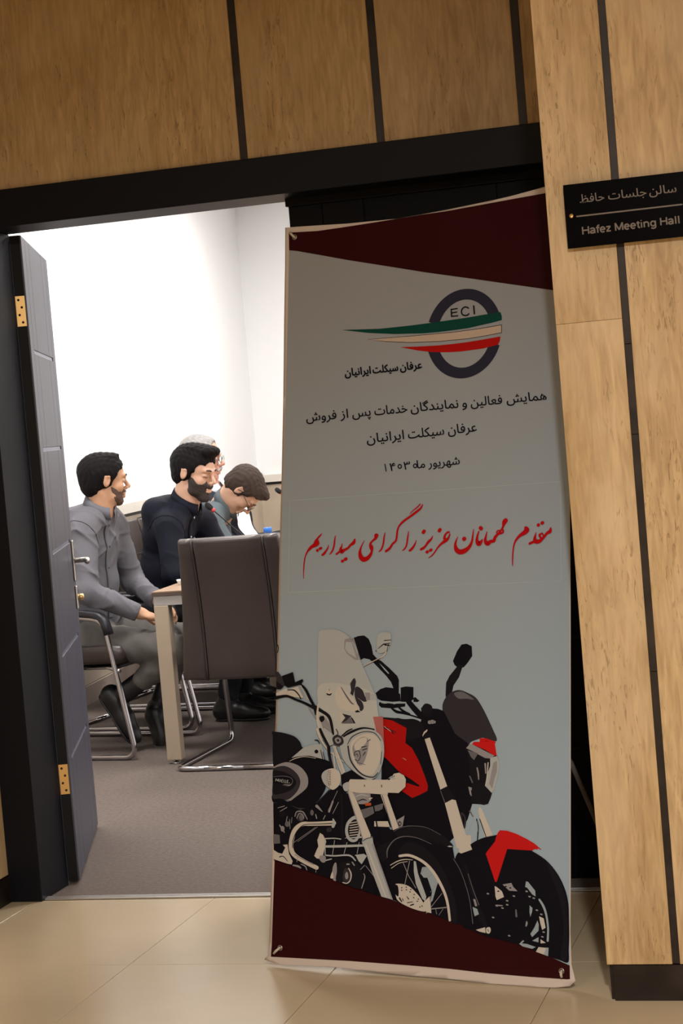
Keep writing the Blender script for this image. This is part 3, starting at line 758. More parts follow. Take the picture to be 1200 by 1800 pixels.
q.poly([(618,1125),(611,1133),(611,1143),(618,1149),(628,1156),(629,1145),(622,1130)], M['shield'])
q.poly(M2((160,400),(200,345),(260,410),(300,430),(390,510),(470,590),(487,630),(486,790),(440,745),(405,655),(350,585),(225,455)), K)
q.poly(M2((278,452),(330,500),(385,560),(375,568),(330,520)), M['b_bg'])
q.smooth([(747,1237),(757,1239),(760,1247),(754,1258),(744,1256),(741,1246)], K2)
# tank cowl
q.poly(M4((0,14),(75,20),(160,35),(298,108),(286,250),(350,300),(415,420),(470,560),(503,660),(498,710),(430,745),(352,778),(255,712),(300,630),(410,668),(420,655),(340,600),(230,530),(100,395),(60,380),(0,330)), M['red'])
q.poly(M4((100,90),(75,115),(130,180),(286,250),(290,232),(180,200)), M['red'])
q.poly(M4((296,632),(330,590),(425,660),(410,670),(340,645)), K)
for P in (((78,95,5),(105,120,10)),((105,100,9),(135,128,5)),((140,118,7),(165,150,10)),((160,130,7),(200,152,6)),((160,158,7),(185,163,5))): q.stroke(M4(*P), K2)
q.stroke(M4((82,90,4),(110,112,5),(150,140,4)), CHR); q.stroke(M4((262,395,8),(290,412,12)), M['pink'])
# forks
q.poly(M4((472,215),(520,195),(688,665),(622,698)), CHR); q.poly(M4((622,700),(690,668),(775,790),(665,822)), K2)
q.stroke(M4((622,705,5),(665,820,7)), G1)
q.poly(M4((665,828),(735,792),(770,800),(778,828),(885,1200),(905,1262),(780,1262)), CHR)
q.poly([(801,1468),(828,1468),(829,1493),(808,1499)], CHR)
q.poly(M4((995,860),(1020,880),(1125,1135),(1050,1155),(1005,985),(985,900)), CHR); q.stroke(M4((1000,980,8),(1060,1150,8)), K)
q.poly(M4((915,960),(940,965),(880,1130),(875,1120)), M['b_bg'])
q.poly(M4((450,180),(465,145),(495,120),(500,130),(475,165),(470,210)), CHR); q.poly(M4((455,185),(480,150),(545,165),(530,195),(470,215)), K2)
for c_, r_ in (((520,52),18),((545,48),20),((565,50),14)): q.smooth(M4(*[(c_[0]+r_*math.cos(a*1.05), c_[1]+r_*math.sin(a*1.05)) for a in range(6)]), G2, up=False)
# headlamp
q.poly(M4((868,300),(905,262),(1000,285),(1140,370),(1165,370),(1190,440),(1175,560),(1140,690),(1115,735),(1040,700),(930,640),(915,570),(900,420)), K2)
q.poly(M4((868,300),(905,262),(930,265),(1140,372),(1110,400),(1050,395),(985,360),(965,345)), G2)
q.poly(M4((885,320),(985,350),(945,415),(915,385)), G1); q.poly(M4((1100,395),(1165,375),(1190,440),(1175,560),(1140,700),(1115,730),(1050,660),(1070,560),(1100,470)), SH)
q.poly(M4((1130,440),(1165,420),(1165,520),(1140,600),(1120,690),(1090,640),(1110,540)), M['g2'])
q.stroke(M4((1052,450,16),(1058,540,12)), G2); q.stroke(M4((1080,440,10),(1072,560,10),(1060,650,8)), CHR)
q.stroke(M4((975,490,12),(985,540,14),(990,600,10)), G2); q.stroke(M4((905,570,12),(930,630,10)), G1)
q.poly(M4((1000,205),(1060,205),(1155,240),(1145,260),(1162,368),(1140,372),(1060,320),(925,262),(945,240),(1000,240)), M['red2'])
q.poly(M4((890,670),(930,680),(938,710),(915,700),(925,770),(905,740)), G2)
q.poly(M4((925,640),(1040,690),(1118,735),(1100,790),(1080,835),(1040,845),(920,820)), K2)
q.stroke(M4((905,905,14),(935,955,10)), G1)
q.smooth(M4((820,920),(850,930),(870,980),(865,1050),(850,1070),(830,1000)), K3); q.smooth(M4((828,945),(845,955),(855,1000),(848,1040),(838,1000)), K)
q.stroke(M4((970,980,10),(985,1060,12),(978,1190,10)), K); q.stroke(M4((975,1000,4),(984,1100,4)), G2)
q.stroke(M4((725,1080,9),(740,1125,9)), K3)
# front wheel
q.smooth(M7((20,330),(100,310),(150,240),(240,190),(330,165),(500,150),(700,280),(870,390),(980,520),(1050,660),(1085,800),(1092,960),(1095,1120),(1090,1250),(1085,1370),(1000,1350),(860,1300),(600,1200),(300,1120),(150,1060),(60,1010),(-10,800),(-20,500)), K)
q.smooth(M7((880,400),(990,560),(1060,760),(1075,960),(1080,1150),(1070,1330),(1010,1330),(1040,1100),(1030,900),(990,720),(920,540)), K2)
q.poly(M7((0,-5),(55,0),(100,130),(165,290),(60,328),(40,320)), CHR)
q.poly(M7((430,105),(500,110),(590,140),(690,190),(760,232),(828,290),(820,292),(790,275),(795,290),(765,285),(740,300),(500,285),(470,380),(400,600),(385,602),(295,330),(300,320),(385,210),(390,180),(410,130)), M['red2'])
q.poly(M7((500,285),(740,300),(725,303),(500,292)), K)
q.poly(M7((680,595),(700,600),(768,685),(772,740),(740,720),(690,655),(672,650)), M['blueg'])
q.stroke(M7((808,770,18),(845,830,22),(870,900,20),(885,980,18),(892,1060,18),(888,1165,20)), M['blueg'])
q.poly(M7((715,825),(742,850),(738,890),(722,935),(714,890)), M['blueg']); q.poly(M7((790,970),(803,1010),(800,1070),(740,1130),(722,1100),(760,1040)), M['blueg'])
q.poly(M7((805,930),(850,950),(868,1040),(835,1060),(818,1000)), CHR); q.poly(M7((740,1165),(800,1130),(800,1180)), M['blueg']); q.poly(M7((820,1150),(870,1185),(820,1190)), CHR)
q.poly(M7((800,1225),(895,1235),(890,1312),(775,1270)), CHR); q.poly(M7((875,1230),(897,1232),(892,1312),(850,1295)), M['blueg'])
q.poly(M7((615,1195),(650,1160),(665,1165),(640,1190),(690,1195),(775,1225),(740,1242),(650,1220)), M['blueg'])
q.poly(M7((380,640),(400,650),(450,690),(470,745),(400,775),(388,740)), CHR); q.poly(M7((455,625),(540,610),(560,650),(600,690),(520,685)), G2)
for x, y in ((487,645),(530,658),(415,690)): q.stroke(M7((x-4,y,12),(x+4,y,12)), K, n=1)
for x, y in ((315,712),(365,940),(500,780),(500,818),(455,850),(400,828),(687,690),(715,740),(755,755),(785,870),(828,910),(850,1080),(838,1125),(520,1115),(565,735)): q.stroke(M7((x-5,y,14),(x+6,y+3,14)), G2, n=1)
q.stroke(M7((395,825,14),(455,828,10)), G2); q.stroke(M7((585,870,14),(590,930,20)), G1)
q.smooth(M7((690,975),(698,1000),(685,1030),(676,1020),(682,985)), G2)
# lower fork leg
q.poly(M7((90,430),(110,420),(235,820),(330,1050),(300,1080),(200,900)), K2); q.stroke(M7((125,520,5),(180,690,6),(230,820,8)), G1)
q.poly(M7((175,765),(195,765),(215,830),(195,835)), G2); q.poly(M7((170,840),(215,860),(230,910),(190,930),(180,890)), M['blueg'])
q.smooth(M7((305,1040),(335,1035),(345,1065),(330,1095),(305,1090),(298,1060)), CHR); q.poly(M7((200,1060),(290,1035),(295,1090),(240,1078)), CHR)
q.stroke(M7((315,1055,6),(325,1075,6)), K)
# --- cruiser (left)
q.poly(M6((0,690),(0,300),(60,180),(180,110),(330,90),(400,62),(520,60),(640,90),(760,160),(850,255),(870,370),(940,520),(1000,700),(1040,860),(1050,1045),(870,990),(600,890),(300,780)), K)
q.smooth(M6((120,260),(200,150),(330,85),(450,60),(560,65),(680,105),(790,180),(860,260),(800,262),(700,225),(560,190),(420,165),(300,190),(225,260),(225,370),(170,400),(120,340)), K2)
q.stroke(M6((285,115,4),(370,75,7),(470,64,5),(600,80,4),(740,150,3)), G1); q.stroke(M6((225,370,5),(228,290,12),(280,210,9),(350,172,9),(430,165,7),(530,185,6),(650,238,4)), G1)
q.poly(M6((800,262),(820,252),(860,262),(830,268)), SH)
q.smooth(M6((320,340),(400,228),(520,240),(640,320),(740,450),(830,640),(890,860),(890,1000),(840,980),(835,900),(800,740),(740,600),(640,470),(520,370),(420,330)), K2)
q.stroke(M6((860,380,6),(920,480,5),(980,640,6),(1020,800,6),(1045,1000,7)), G1)
# rim and what shows through it
q.smooth(M6((340,345),(430,335),(530,380),(640,470),(720,590),(780,720),(815,850),(830,968),(800,960),(600,890),(300,780),(230,640),(240,480)), K)
q.poly(M6((560,460),(600,455),(660,500),(715,600),(700,640),(660,780),(640,800),(655,690),(610,560),(575,560),(545,520)), M['blueg'])
q.stroke(M6((345,352,24),(430,345,26),(520,378,26),(600,432,28),(670,510,28),(730,610,28),(780,720,26),(808,830,24),(825,968,22)), CHR)
for P in (((255,440,6),(330,400,10),(400,385,8),(470,390,5)), ((265,470,6),(340,420,6),(420,405,5))): q.stroke(M6(*P), CHR)
q.poly(M6((480,400),(500,405),(520,520),(600,740),(590,790),(560,760),(500,620),(480,500)), SH)
for P in (((440,400,7),(395,620,6)), ((380,420,6),(430,540,6),(500,660,6)), ((750,710,5),(600,900,6)), ((640,860,10),(790,845,10)), ((700,620,4),(640,700,4)), ((620,560,4),(660,520,4)), ((590,460,4),(545,520,6)), ((690,860,4),(700,910,4)), ((760,860,4),(720,920,4)), ((640,740,9),(640,860,7))): q.stroke(M6(*P), G2, n=1)
q.poly(M6((570,800),(630,740),(650,900),(600,890)), CHR)
# disc
q.smooth(M6((300,630),(350,618),(430,640),(500,700),(560,780),(600,880),(480,860),(340,790),(305,720)), CHR)
q.smooth(M6((270,640),(320,630),(335,680),(330,740),(290,700)), K)
for x, y in ((365,655),(408,650),(452,672),(365,680),(410,675),(445,695),(485,720),(480,750),(525,765),(515,785),(540,840),(560,830)): q.stroke(M6((x-3,y,9),(x+3,y+2,9)), K2, n=1)
for P in (((345,755,14),(365,790,10)),((415,740,6),(432,765,10)),((420,800,8),(470,790,6)),((450,825,10),(478,815,12)),((380,780,8),(372,760,6))): q.stroke(M6(*P), K, n=1)
# windshield and handlebar
q.smooth(M1((495,120),(560,102),(660,100),(760,140),(820,200),(880,330),(945,470),(1010,620),(1070,760),(1100,900),(1120,1100),(1130,1230),(900,1260),(700,1260),(500,1240),(480,900),(478,500),(480,250)), SH)
q.smooth(M1((485,700),(640,660),(800,690),(960,720),(1080,790),(1105,920),(1125,1230),(900,1260),(700,1260),(500,1240),(482,900)), M['shield2'])
q.poly(M1((1060,1020),(1165,1015),(1172,1200),(1180,1400),(1120,1360),(1100,1200)), M['pink'])
q.poly(M1((760,205),(820,185),(915,420),(870,420),(790,360),(755,300)), G2); q.poly(M1((775,230),(835,235),(885,400),(800,350),(765,300)), SH)
q.stroke(M2((120,488,6),(200,445,9),(320,385,12),(365,320,12),(405,240,10)), CHR); q.stroke(M2((120,492,3),(200,452,4),(300,402,4)), K2)
q.smooth(M2((275,150),(330,130),(400,140),(410,200),(400,250),(350,330),(290,350),(262,300),(262,200)), M['shield'], up=True)
for P in (((275,300,6),(330,255,12),(400,245,8)), ((340,215,9),(410,210,7)), ((385,255,8),(365,330,6)), ((345,262,14),(395,268,10)), ((250,320,8),(252,330,8))): q.stroke(M2(*P), K2, n=1)
q.poly(M1((820,670),(850,620),(870,612),(882,650),(870,720),(850,800),(820,775),(830,740)), K3)
q.smooth(M1((870,720),(900,702),(950,740),(975,800),(1000,850),(960,860),(900,820),(868,810)), K3); q.smooth(M1((870,810),(910,830),(950,870),(962,930),(930,960),(900,900)), K3)
q.smooth(M1((700,705),(750,730),(850,830),(920,930),(880,960),(800,960),(700,920),(670,850),(660,760)), CHR); q.stroke(M1((725,710,8),(780,800,16),(830,870,16),(860,888,8)), G1)
q.poly(M1((870,960),(900,948),(930,970),(880,975)), K2)
q.poly(M1((975,765),(1030,765),(1030,840),(990,852)), G2); q.poly(M1((1035,780),(1090,775),(1100,840),(1030,845)), SH)
q.smooth(M1((565,765),(580,735),(600,722),(622,745),(632,768),(620,790),(580,792)), CHR); q.poly(M1((565,770),(600,780),(632,768),(615,795),(580,793)), K); q.stroke(M1((600,730,6),(600,750,4)), K)
q.poly(M1((700,965),(760,985),(745,1060),(722,1088),(720,1010)), CHR); q.poly(M1((735,985),(830,1010),(800,1060),(722,1088),(770,1030)), K3); q.poly(M1((780,1060),(820,1020),(872,1090),(730,1092)), G1); q.poly(M1((820,1010),(850,1040),(878,1090),(860,1088)), K2)
q.poly(M1((100,590),(218,548),(240,655),(318,622),(328,640),(300,680),(165,712),(130,690)), K)
q.poly(M1((42,545),(62,545),(100,600),(130,690),(100,700),(45,640)), K3)
q.poly(M1((42,640),(120,700),(90,730),(42,730)), K2); q.poly(M1((40,770),(155,715),(165,790),(40,795)), CHR)
q.stroke(M1((40,820,34),(150,800,26),(240,835,24),(330,870,26),(430,920,30)), K)
q.poly(M1((160,735),(270,700),(330,820),(240,815),(165,790)), CHR); q.stroke(M1((165,738,9),(230,740,14),(280,790,12),(300,830,10)), K)
q.stroke(M1((290,670,20),(350,730,26),(400,830,28),(440,910,28),(460,990,22)), K); q.stroke(M1((300,690,8),(340,770,8),(380,840,8)), CHR)
q.stroke(M1((430,910,50),(520,960,34),(590,1010,34),(620,1080,30),(640,1200,26)), K2)
q.stroke(M1((380,920,6),(430,990,14),(460,1040,8)), G2)
q.stroke(M1((485,890,16),(475,1000,22),(490,1120,26),(540,1230,20)), CHR)
q.poly(M1((500,1000),(560,1030),(610,1100),(630,1200),(560,1200),(520,1100)), G2); q.smooth(M1((500,1020),(540,1010),(550,1050),(520,1078),(498,1050)), K2)
q.stroke(M1((55,260,8),(65,300,8),(52,345,8)), K)
# seat, tank
q.smooth(M3((-2,40),(40,38),(120,50),(230,85),(290,140),(315,200),(335,205),(240,280),(150,360),(100,380),(20,410),(5,300),(5,100)), K2)
q.poly(M3((335,200),(440,170),(520,170),(560,330),(460,320),(340,290),(200,340),(150,360)), SH); q.smooth(M3((445,240),(465,225),(485,240),(480,262),(455,265)), K)
q.stroke(M3((450,125,10),(480,130,14),(500,160,8)), K2)
q.smooth(M3((150,370),(220,310),(370,290),(470,310),(600,350),(640,430),(560,560),(560,640),(480,770),(400,850),(250,850),(120,820),(15,790),(10,700),(200,760)), K)
q.stroke(M3((180,350,4),(240,320,8),(340,300,6),(460,318,4)), CHR)
q.smooth(M3((15,410),(80,375),(160,358),(260,385),(330,440),(375,520),(372,610),(320,670),(240,730),(190,765),(150,740),(230,690),(290,600),(275,500),(200,430),(100,405),(30,420)), M['g2'])
q.smooth(M3((8,440),(60,405),(140,400),(220,440),(280,510),(296,580),(260,670),(170,750),(80,740),(5,735),(5,560)), K3)
q.smooth(M3((10,455),(80,450),(170,480),(240,540),(250,590),(200,650),(100,690),(10,690),(10,560)), K2)
q.smooth(M3((12,520),(100,510),(180,520),(212,560),(180,605),(110,590),(40,580),(12,575)), K); q.stroke(M3((15,512,4),(110,505,6),(190,520,6),(215,560,6),(180,608,6),(110,598,4)), G1)
# the small worn badge word on the tank
for P in (((40,530,5),(34,560,5)),((40,530,5),(54,556,5)),((54,556,5),(66,532,5)),((66,532,5),(62,560,5)),((76,536,5),(72,566,5)),((90,538,5),(86,568,5)),((86,552,5),(98,553,5)),((104,540,5),(100,570,5)),((104,540,5),(116,542,5)),((100,570,5),(112,572,5)),((130,544,5),(118,556,5)),((118,556,5),(128,574,5)),((142,546,5),(138,574,5)),((138,574,5),(150,576,5)),((158,548,5),(156,576,5)),((158,548,5),(172,550,5)),((156,562,5),(168,564,5)),((156,576,5),(170,580,5)),((178,575,6),(184,576,6))): q.stroke(M3(*P), SH, n=1)
q.stroke(M3((120,590,4),(180,600,10),(200,588,4)), G2)
q.stroke(M3((20,790,18),(150,810,20),(280,850,24),(400,845,24),(470,790,20),(540,720,16),(600,650,10)), K3)
# dark engine block behind the tubes
q.poly([(482,1412),(500,1410),(530,1424),(560,1410),(585,1385),(600,1380),(612,1395),(640,1380),(680,1392),(680,1450),(700,1470),(660,1490),(660,1571),(654,1569),(610,1553.5),(568,1539),(525,1525),(483,1511)], K)
for c_, w_, h_, m_ in (((300,930),90,110,K3),((310,940),50,70,G1),((600,1070),60,50,K3),((110,900),60,70,K2),((160,1010),50,60,G1),((110,1060),40,60,G2),((50,1150),60,70,K3),((420,890),36,60,G1)):
    q.smooth(M3(*[(c_[0]+w_/2*math.cos(a*.785), c_[1]+h_/2*math.sin(a*.785)) for a in range(8)]), m_)
for P in (((240,930,8),(260,880,10),(320,880,12),(350,920,10),(370,960,8)), ((260,950,8),(285,900,9),(320,910,8),(335,950,7)), ((60,840,6),(130,820,8)), ((85,875,6),(155,835,8)), ((470,820,30),(500,850,20),(530,880,6)), ((600,880,20),(640,770,18)), ((590,870,4),(690,660,5)), ((640,900,6),(700,780,6)), ((560,920,8),(540,960,8)), ((80,1020,10),(110,1060,14),(130,1100,8)), ((160,930,6),(150,980,8)), ((185,960,6),(190,1060,6)), ((210,940,5),(205,1000,5)), ((460,910,10),(470,950,12)), ((270,1195,4),(480,1040,4))): q.stroke(M3(*P), G2)
q.stroke(M3((730,700,28),(740,900,24),(740,1100,26),(780,1230,28)), K2)
# crash bar
q.stroke(M3((650,1000,50),(520,1005,44),(400,1008,42),(320,1010,44),(250,1060,46),(215,1140,50),(200,1250,48),(230,1330,46),(330,1400,42),(470,1470,44)), CHR); q.stroke(M3((640,1003,10),(500,1010,8),(400,1012,7),(325,1024,7),(260,1090,8),(222,1180,8),(218,1260,8)), K2)
q.stroke(M3((240,1330,6),(330,1385,6),(440,1440,6)), G1)
q.smooth(M3((640,950),(662,975),(665,1020),(650,1050),(628,1040),(635,1000)), SH)
# horn
q.smooth(M3((770,1080),(790,990),(850,930),(900,930),(935,1000),(930,1120),(900,1185),(840,1200),(790,1160)), SH)
q.smooth(M3((800,1080),(815,1010),(860,965),(900,970),(915,1040),(905,1120),(870,1170),(820,1150)), K2)
for k in range(7): q.stroke(M3((820,1000+k*26,9),(905,985+k*27,9)), CHR, n=1)
# floor board and lower parts
q.poly(M5((405,350),(430,290),(445,260),(435,200),(460,130),(490,150),(520,210),(500,300),(480,380),(430,375)), CHR)
for P in (((510,185,12),(600,182,10),(660,190,10)), ((520,260,22),(650,258,24),(880,250,22)), ((600,200,5),(580,340,5)), ((720,220,5),(690,330,5)), ((840,200,5),(815,330,5)), ((520,345,14),(600,350,14),(740,345,16),(800,395,12)), ((800,345,8),(880,335,8)), ((510,395,12),(570,380,10)), ((510,190,8),(510,340,8)), ((870,170,20),(700,180,4))): q.stroke(M5(*P), SH)
q.poly(M5((800,340),(880,330),(910,350),(860,430),(830,400)), SH)
q.smooth(M5((460,350),(510,350),(515,400),(490,415),(460,390)), G2)
q.smooth(M5((580,560),(580,480),(600,420),(620,430),(620,570),(600,590)), G2); q.smooth(M5((560,560),(580,500),(590,560)), CHR)
q.smooth(M5((620,520),(650,420),(760,400),(860,470),(860,660),(720,630),(620,590)), K2); q.smooth(M5((680,540),(700,470),(740,480),(752,540),(735,600),(690,600)), K3); q.smooth(M5((700,540),(712,505),(728,515),(730,560),(712,575)), G2)
q.stroke(M5((735,470,9),(758,520,12),(752,580,10),(720,612,10),(680,605,9)), CHR)
for P in (((205,440,14),(250,450,20),(275,465,14)), ((280,430,8),(320,450,10),(335,485,8)), ((425,470,5),(420,510,5)), ((720,430,14),(740,430,12)), ((770,410,10),(790,440,12)), ((860,660,8),(890,560,10),(880,520,6)), ((900,445,5),(990,560,6)), ((850,480,6),(890,440,6)), ((80,65,14),(110,100,10)), ((240,410,5),(245,360,5)), ((200,230,4),(420,75,4))): q.stroke(M5(*P), G2)
q.poly(M5((15,290),(60,320),(100,330),(130,270),(105,245),(150,240),(165,330),(200,400),(190,432),(150,425),(90,405),(15,380)), CHR); q.stroke(M5((75,360,10),(110,355,8),(150,400,6)), K2)
q.poly(M5((15,140),(75,150),(80,230),(15,235)), G1)
# forks of the cruiser
q.stroke(M6((-30,200,40),(60,180,20)), K2)
q.poly(M3((790,650),(860,680),(1045,1130),(960,1180),(830,760)), CHR); q.stroke(M3((800,660,10),(960,1170,10)), G2)
q.stroke(M5((905,180,30),(935,172,30)), CHR)
q.poly(M5((862,215),(870,185),(965,165),(972,225),(1010,340),(1160,770),(1050,740),(960,500),(890,280)), SH); q.stroke(M5((900,240,12),(1000,500,14),(1095,745,12)), CHR); q.stroke(M5((965,240,14),(1070,530,14),(1150,765,10)), G2)
q.stroke(M5((868,210,6),(910,185,7),(965,172,6)), K2)
q.poly(M4((60,745),(120,735),(235,1062),(180,1085)), CHR); q.stroke(M4((75,750,8),(175,1080,8)), G1)
q.poly(M4((0,1000),(130,1000),(150,1055),(0,1050)), CHR); q.poly(M4((215,990),(290,945),(270,1050),(240,1060)), G2); q.smooth(M4((230,1010),(248,1000),(262,1022),(250,1048),(235,1040)), K3); q.smooth(M4((238,1018),(248,1012),(254,1025),(247,1038)), G2)
q.poly(M3((640,190),(680,190),(775,460),(735,490),(700,400)), CHR); q.stroke(M3((650,200,16),(750,480,14)), SH); q.stroke(M3((680,200,8),(735,340,9)), G1)
q.poly(M3((500,0),(560,0),(640,60),(650,170),(600,190),(540,120)), SH); q.stroke(M3((510,10,26),(545,90,30),(600,190,26)), K2); q.stroke(M3((480,10,26),(510,100,22),(570,200,12),(640,270,10),(760,355,5)), CHR)
q.stroke(M3((600,200,36),(610,300,30),(640,420,26)), K2); q.stroke(M3((515,230,6),(540,330,8)), K2); q.stroke(M3((540,250,6),(560,330,8)), K); q.stroke(M3((650,260,14),(665,420,14)), CHR)
q.poly(M3((730,490),(840,440),(1000,530),(1100,540),(830,545),(770,620),(740,640)), K)
# turn signals
q.smooth(M3((525,510),(545,460),(600,430),(660,425),(710,460),(728,530),(710,600),(650,648),(600,625),(550,580)), CHR); q.stroke(M3((600,440,4),(585,530,5),(610,625,4)), G1)
for k in range(9): q.stroke(M3((598,455+k*18,5),(622,450+k*18,6)), K3, n=1)
q.smooth(M3((525,510),(545,460),(590,440),(580,520),(595,610),(550,575)), SH)
# headlight
q.smooth(M3((720,190),(760,100),(860,40),(1000,5),(1110,40),(1170,120),(1185,250),(1160,400),(1110,500),(1030,545),(930,500),(830,420),(750,320)), SH)
q.stroke(M3((760,85,16),(850,35,26),(960,-2,18),(1080,12,12)), K2); q.stroke(M3((800,170,6),(850,90,10),(960,40,8),(1080,50,8),(1150,130,6)), K2)
q.stroke(M3((805,190,16),(830,330,16),(900,440,16),(980,500,14),(1070,515,12),(1120,470,9)), K3)
q.smooth(M3((830,200),(870,110),(990,60),(1090,75),(1145,160),(1150,290),(1110,420),(1050,495),(950,470),(870,370)), CHR); q.smooth(M3((850,220),(890,140),(960,90),(1020,120),(1010,250),(960,380),(900,370)), M['g2']); q.smooth(M3((870,180),(930,110),(1000,100),(990,160),(900,240)), CHR)
q.stroke(M3((870,290,8),(880,250,9),(920,240,9),(935,300,8),(910,345,8),(880,330,8)), K3); q.stroke(M3((880,290,5),(900,270,6),(910,300,6)), K2)
for P in (((950,200,12),(1000,190,8)), ((960,230,10),(1005,215,10)), ((985,255,12),(960,290,6)), ((900,360,5),(990,385,4)), ((1010,140,6),(1040,120,8)), ((1160,250,6),(1150,380,6))): q.stroke(M3(*P), K3, n=1)
q.smooth(M3((640,110),(680,70),(740,90),(760,150),(720,185),(665,170)), K3); q.smooth(M3((665,120),(695,95),(730,115),(725,150),(690,160)), G2); q.smooth(M3((685,125),(702,112),(715,130),(700,145)), K3)
q.stroke(M3((680,10,8),(700,50,8),(680,90,8)), K2); q.stroke(M3((740,80,10),(800,30,14),(850,5,8)), K)
# light bar
q.poly(M3((815,560),(830,538),(1200,545),(1225,540),(1225,700),(900,680),(815,668)), CHR)
q.poly(M4((0,600),(150,605),(190,545),(240,535),(285,560),(305,600),(300,670),(255,712),(235,730),(0,722)), CHR)
q.poly(M4((135,590),(160,570),(200,560),(200,600)), SH); q.stroke(M4((140,590,4),(200,565,4)), K3); q.stroke(M4((70,662,10),(74,672,10)), G1)
for x in (980, 1160): q.stroke(M3((x, 600, 12),(x, 612, 12)), G1, n=1)
q.smooth(M3((750,600),(790,570),(815,575),(812,650),(770,660)), SH)
q.poly(M3((860,680),(1040,685),(1050,760),(1000,800),(920,800),(890,740)), G2); q.stroke(M3((890,720,8),(950,700,12),(1020,715,8)), SH); q.stroke(M3((910,770,10),(960,750,14),(1000,760,8)), K3)
q.poly(M3((980,790),(1050,785),(1050,815),(990,818)), M['orange'])
q.poly(M3((940,860),(1180,790),(1170,850),(1000,940),(970,950)), G1); q.stroke(M3((1060,740,14),(1090,900,14),(1140,1190,14)), K); q.stroke(M3((1030,745,14),(1060,735,10)), CHR)
q.smooth(M3((1080,890),(1130,870),(1180,880),(1180,960),(1100,960)), K)
o = q.build('motorcycle_picture', None, label='printed picture of a chrome cruiser and a red and black motorcycle'); under(o)

# ------------------------------------------------------------------ corners: eyelets, hooks and the X stand behind
M['plastic'] = mat('grey_plastic_tip', (.42,.38,.30), .45); M['pole'] = mat('black_fibre_pole', (.03,.03,.03), .4)
def under_(o): return under(o)
for (ex, ey), (hx, hy) in (((518,417),(511.5,409.5)), ((492.5,1666),(483,1676)), ((987,1707),(989,1718)), ((984,346),(990,338))):
    c_ = bsurf(ex, ey, .0014); ring = [c_+_U*math.cos(a)*.0062+_V*math.sin(a)*.0062 for a in [k*math.pi/9 for k in range(18)]]
    under(tube('eyelet', ring, .0016, M['nickel'], closed=True, n=6))
    e_ = bsurf(hx, hy, .007)
    under(tube('hook_tip', [c_-BN*.012, c_+BN*.002, c_+(e_-c_)*.5+BN*.004, e_], [.0032,.0034,.0036,.003], M['plastic'], n=8))
hub = B_BL+_U*BW*.5+_V*BH*.5-BN*.11
under(lathe('stand_hub', [(0,-.03),(.03,-.03),(.034,0),(.03,.03),(0,.03)], M['pole'], origin=hub, axis=BN))
for (ex, ey) in ((518,417),(492.5,1666),(987,1707),(984,346)):
    e_ = bsurf(ex, ey, 0)-BN*.008; mid = hub*.5+e_*.5-BN*.012
    under(tube('stand_arm', [hub, mid, e_], [.007,.006,.004], M['pole'], n=8))
ft = fl(1090, 1561); ft = Vector((-.80, 5.50, .006))
under(tube('stand_prop', [hub-BN*.02, Vector(onY(1003, 1340, 5.25)), ft], .007, mat('grey_prop', (.16,.15,.15), .4), n=8))
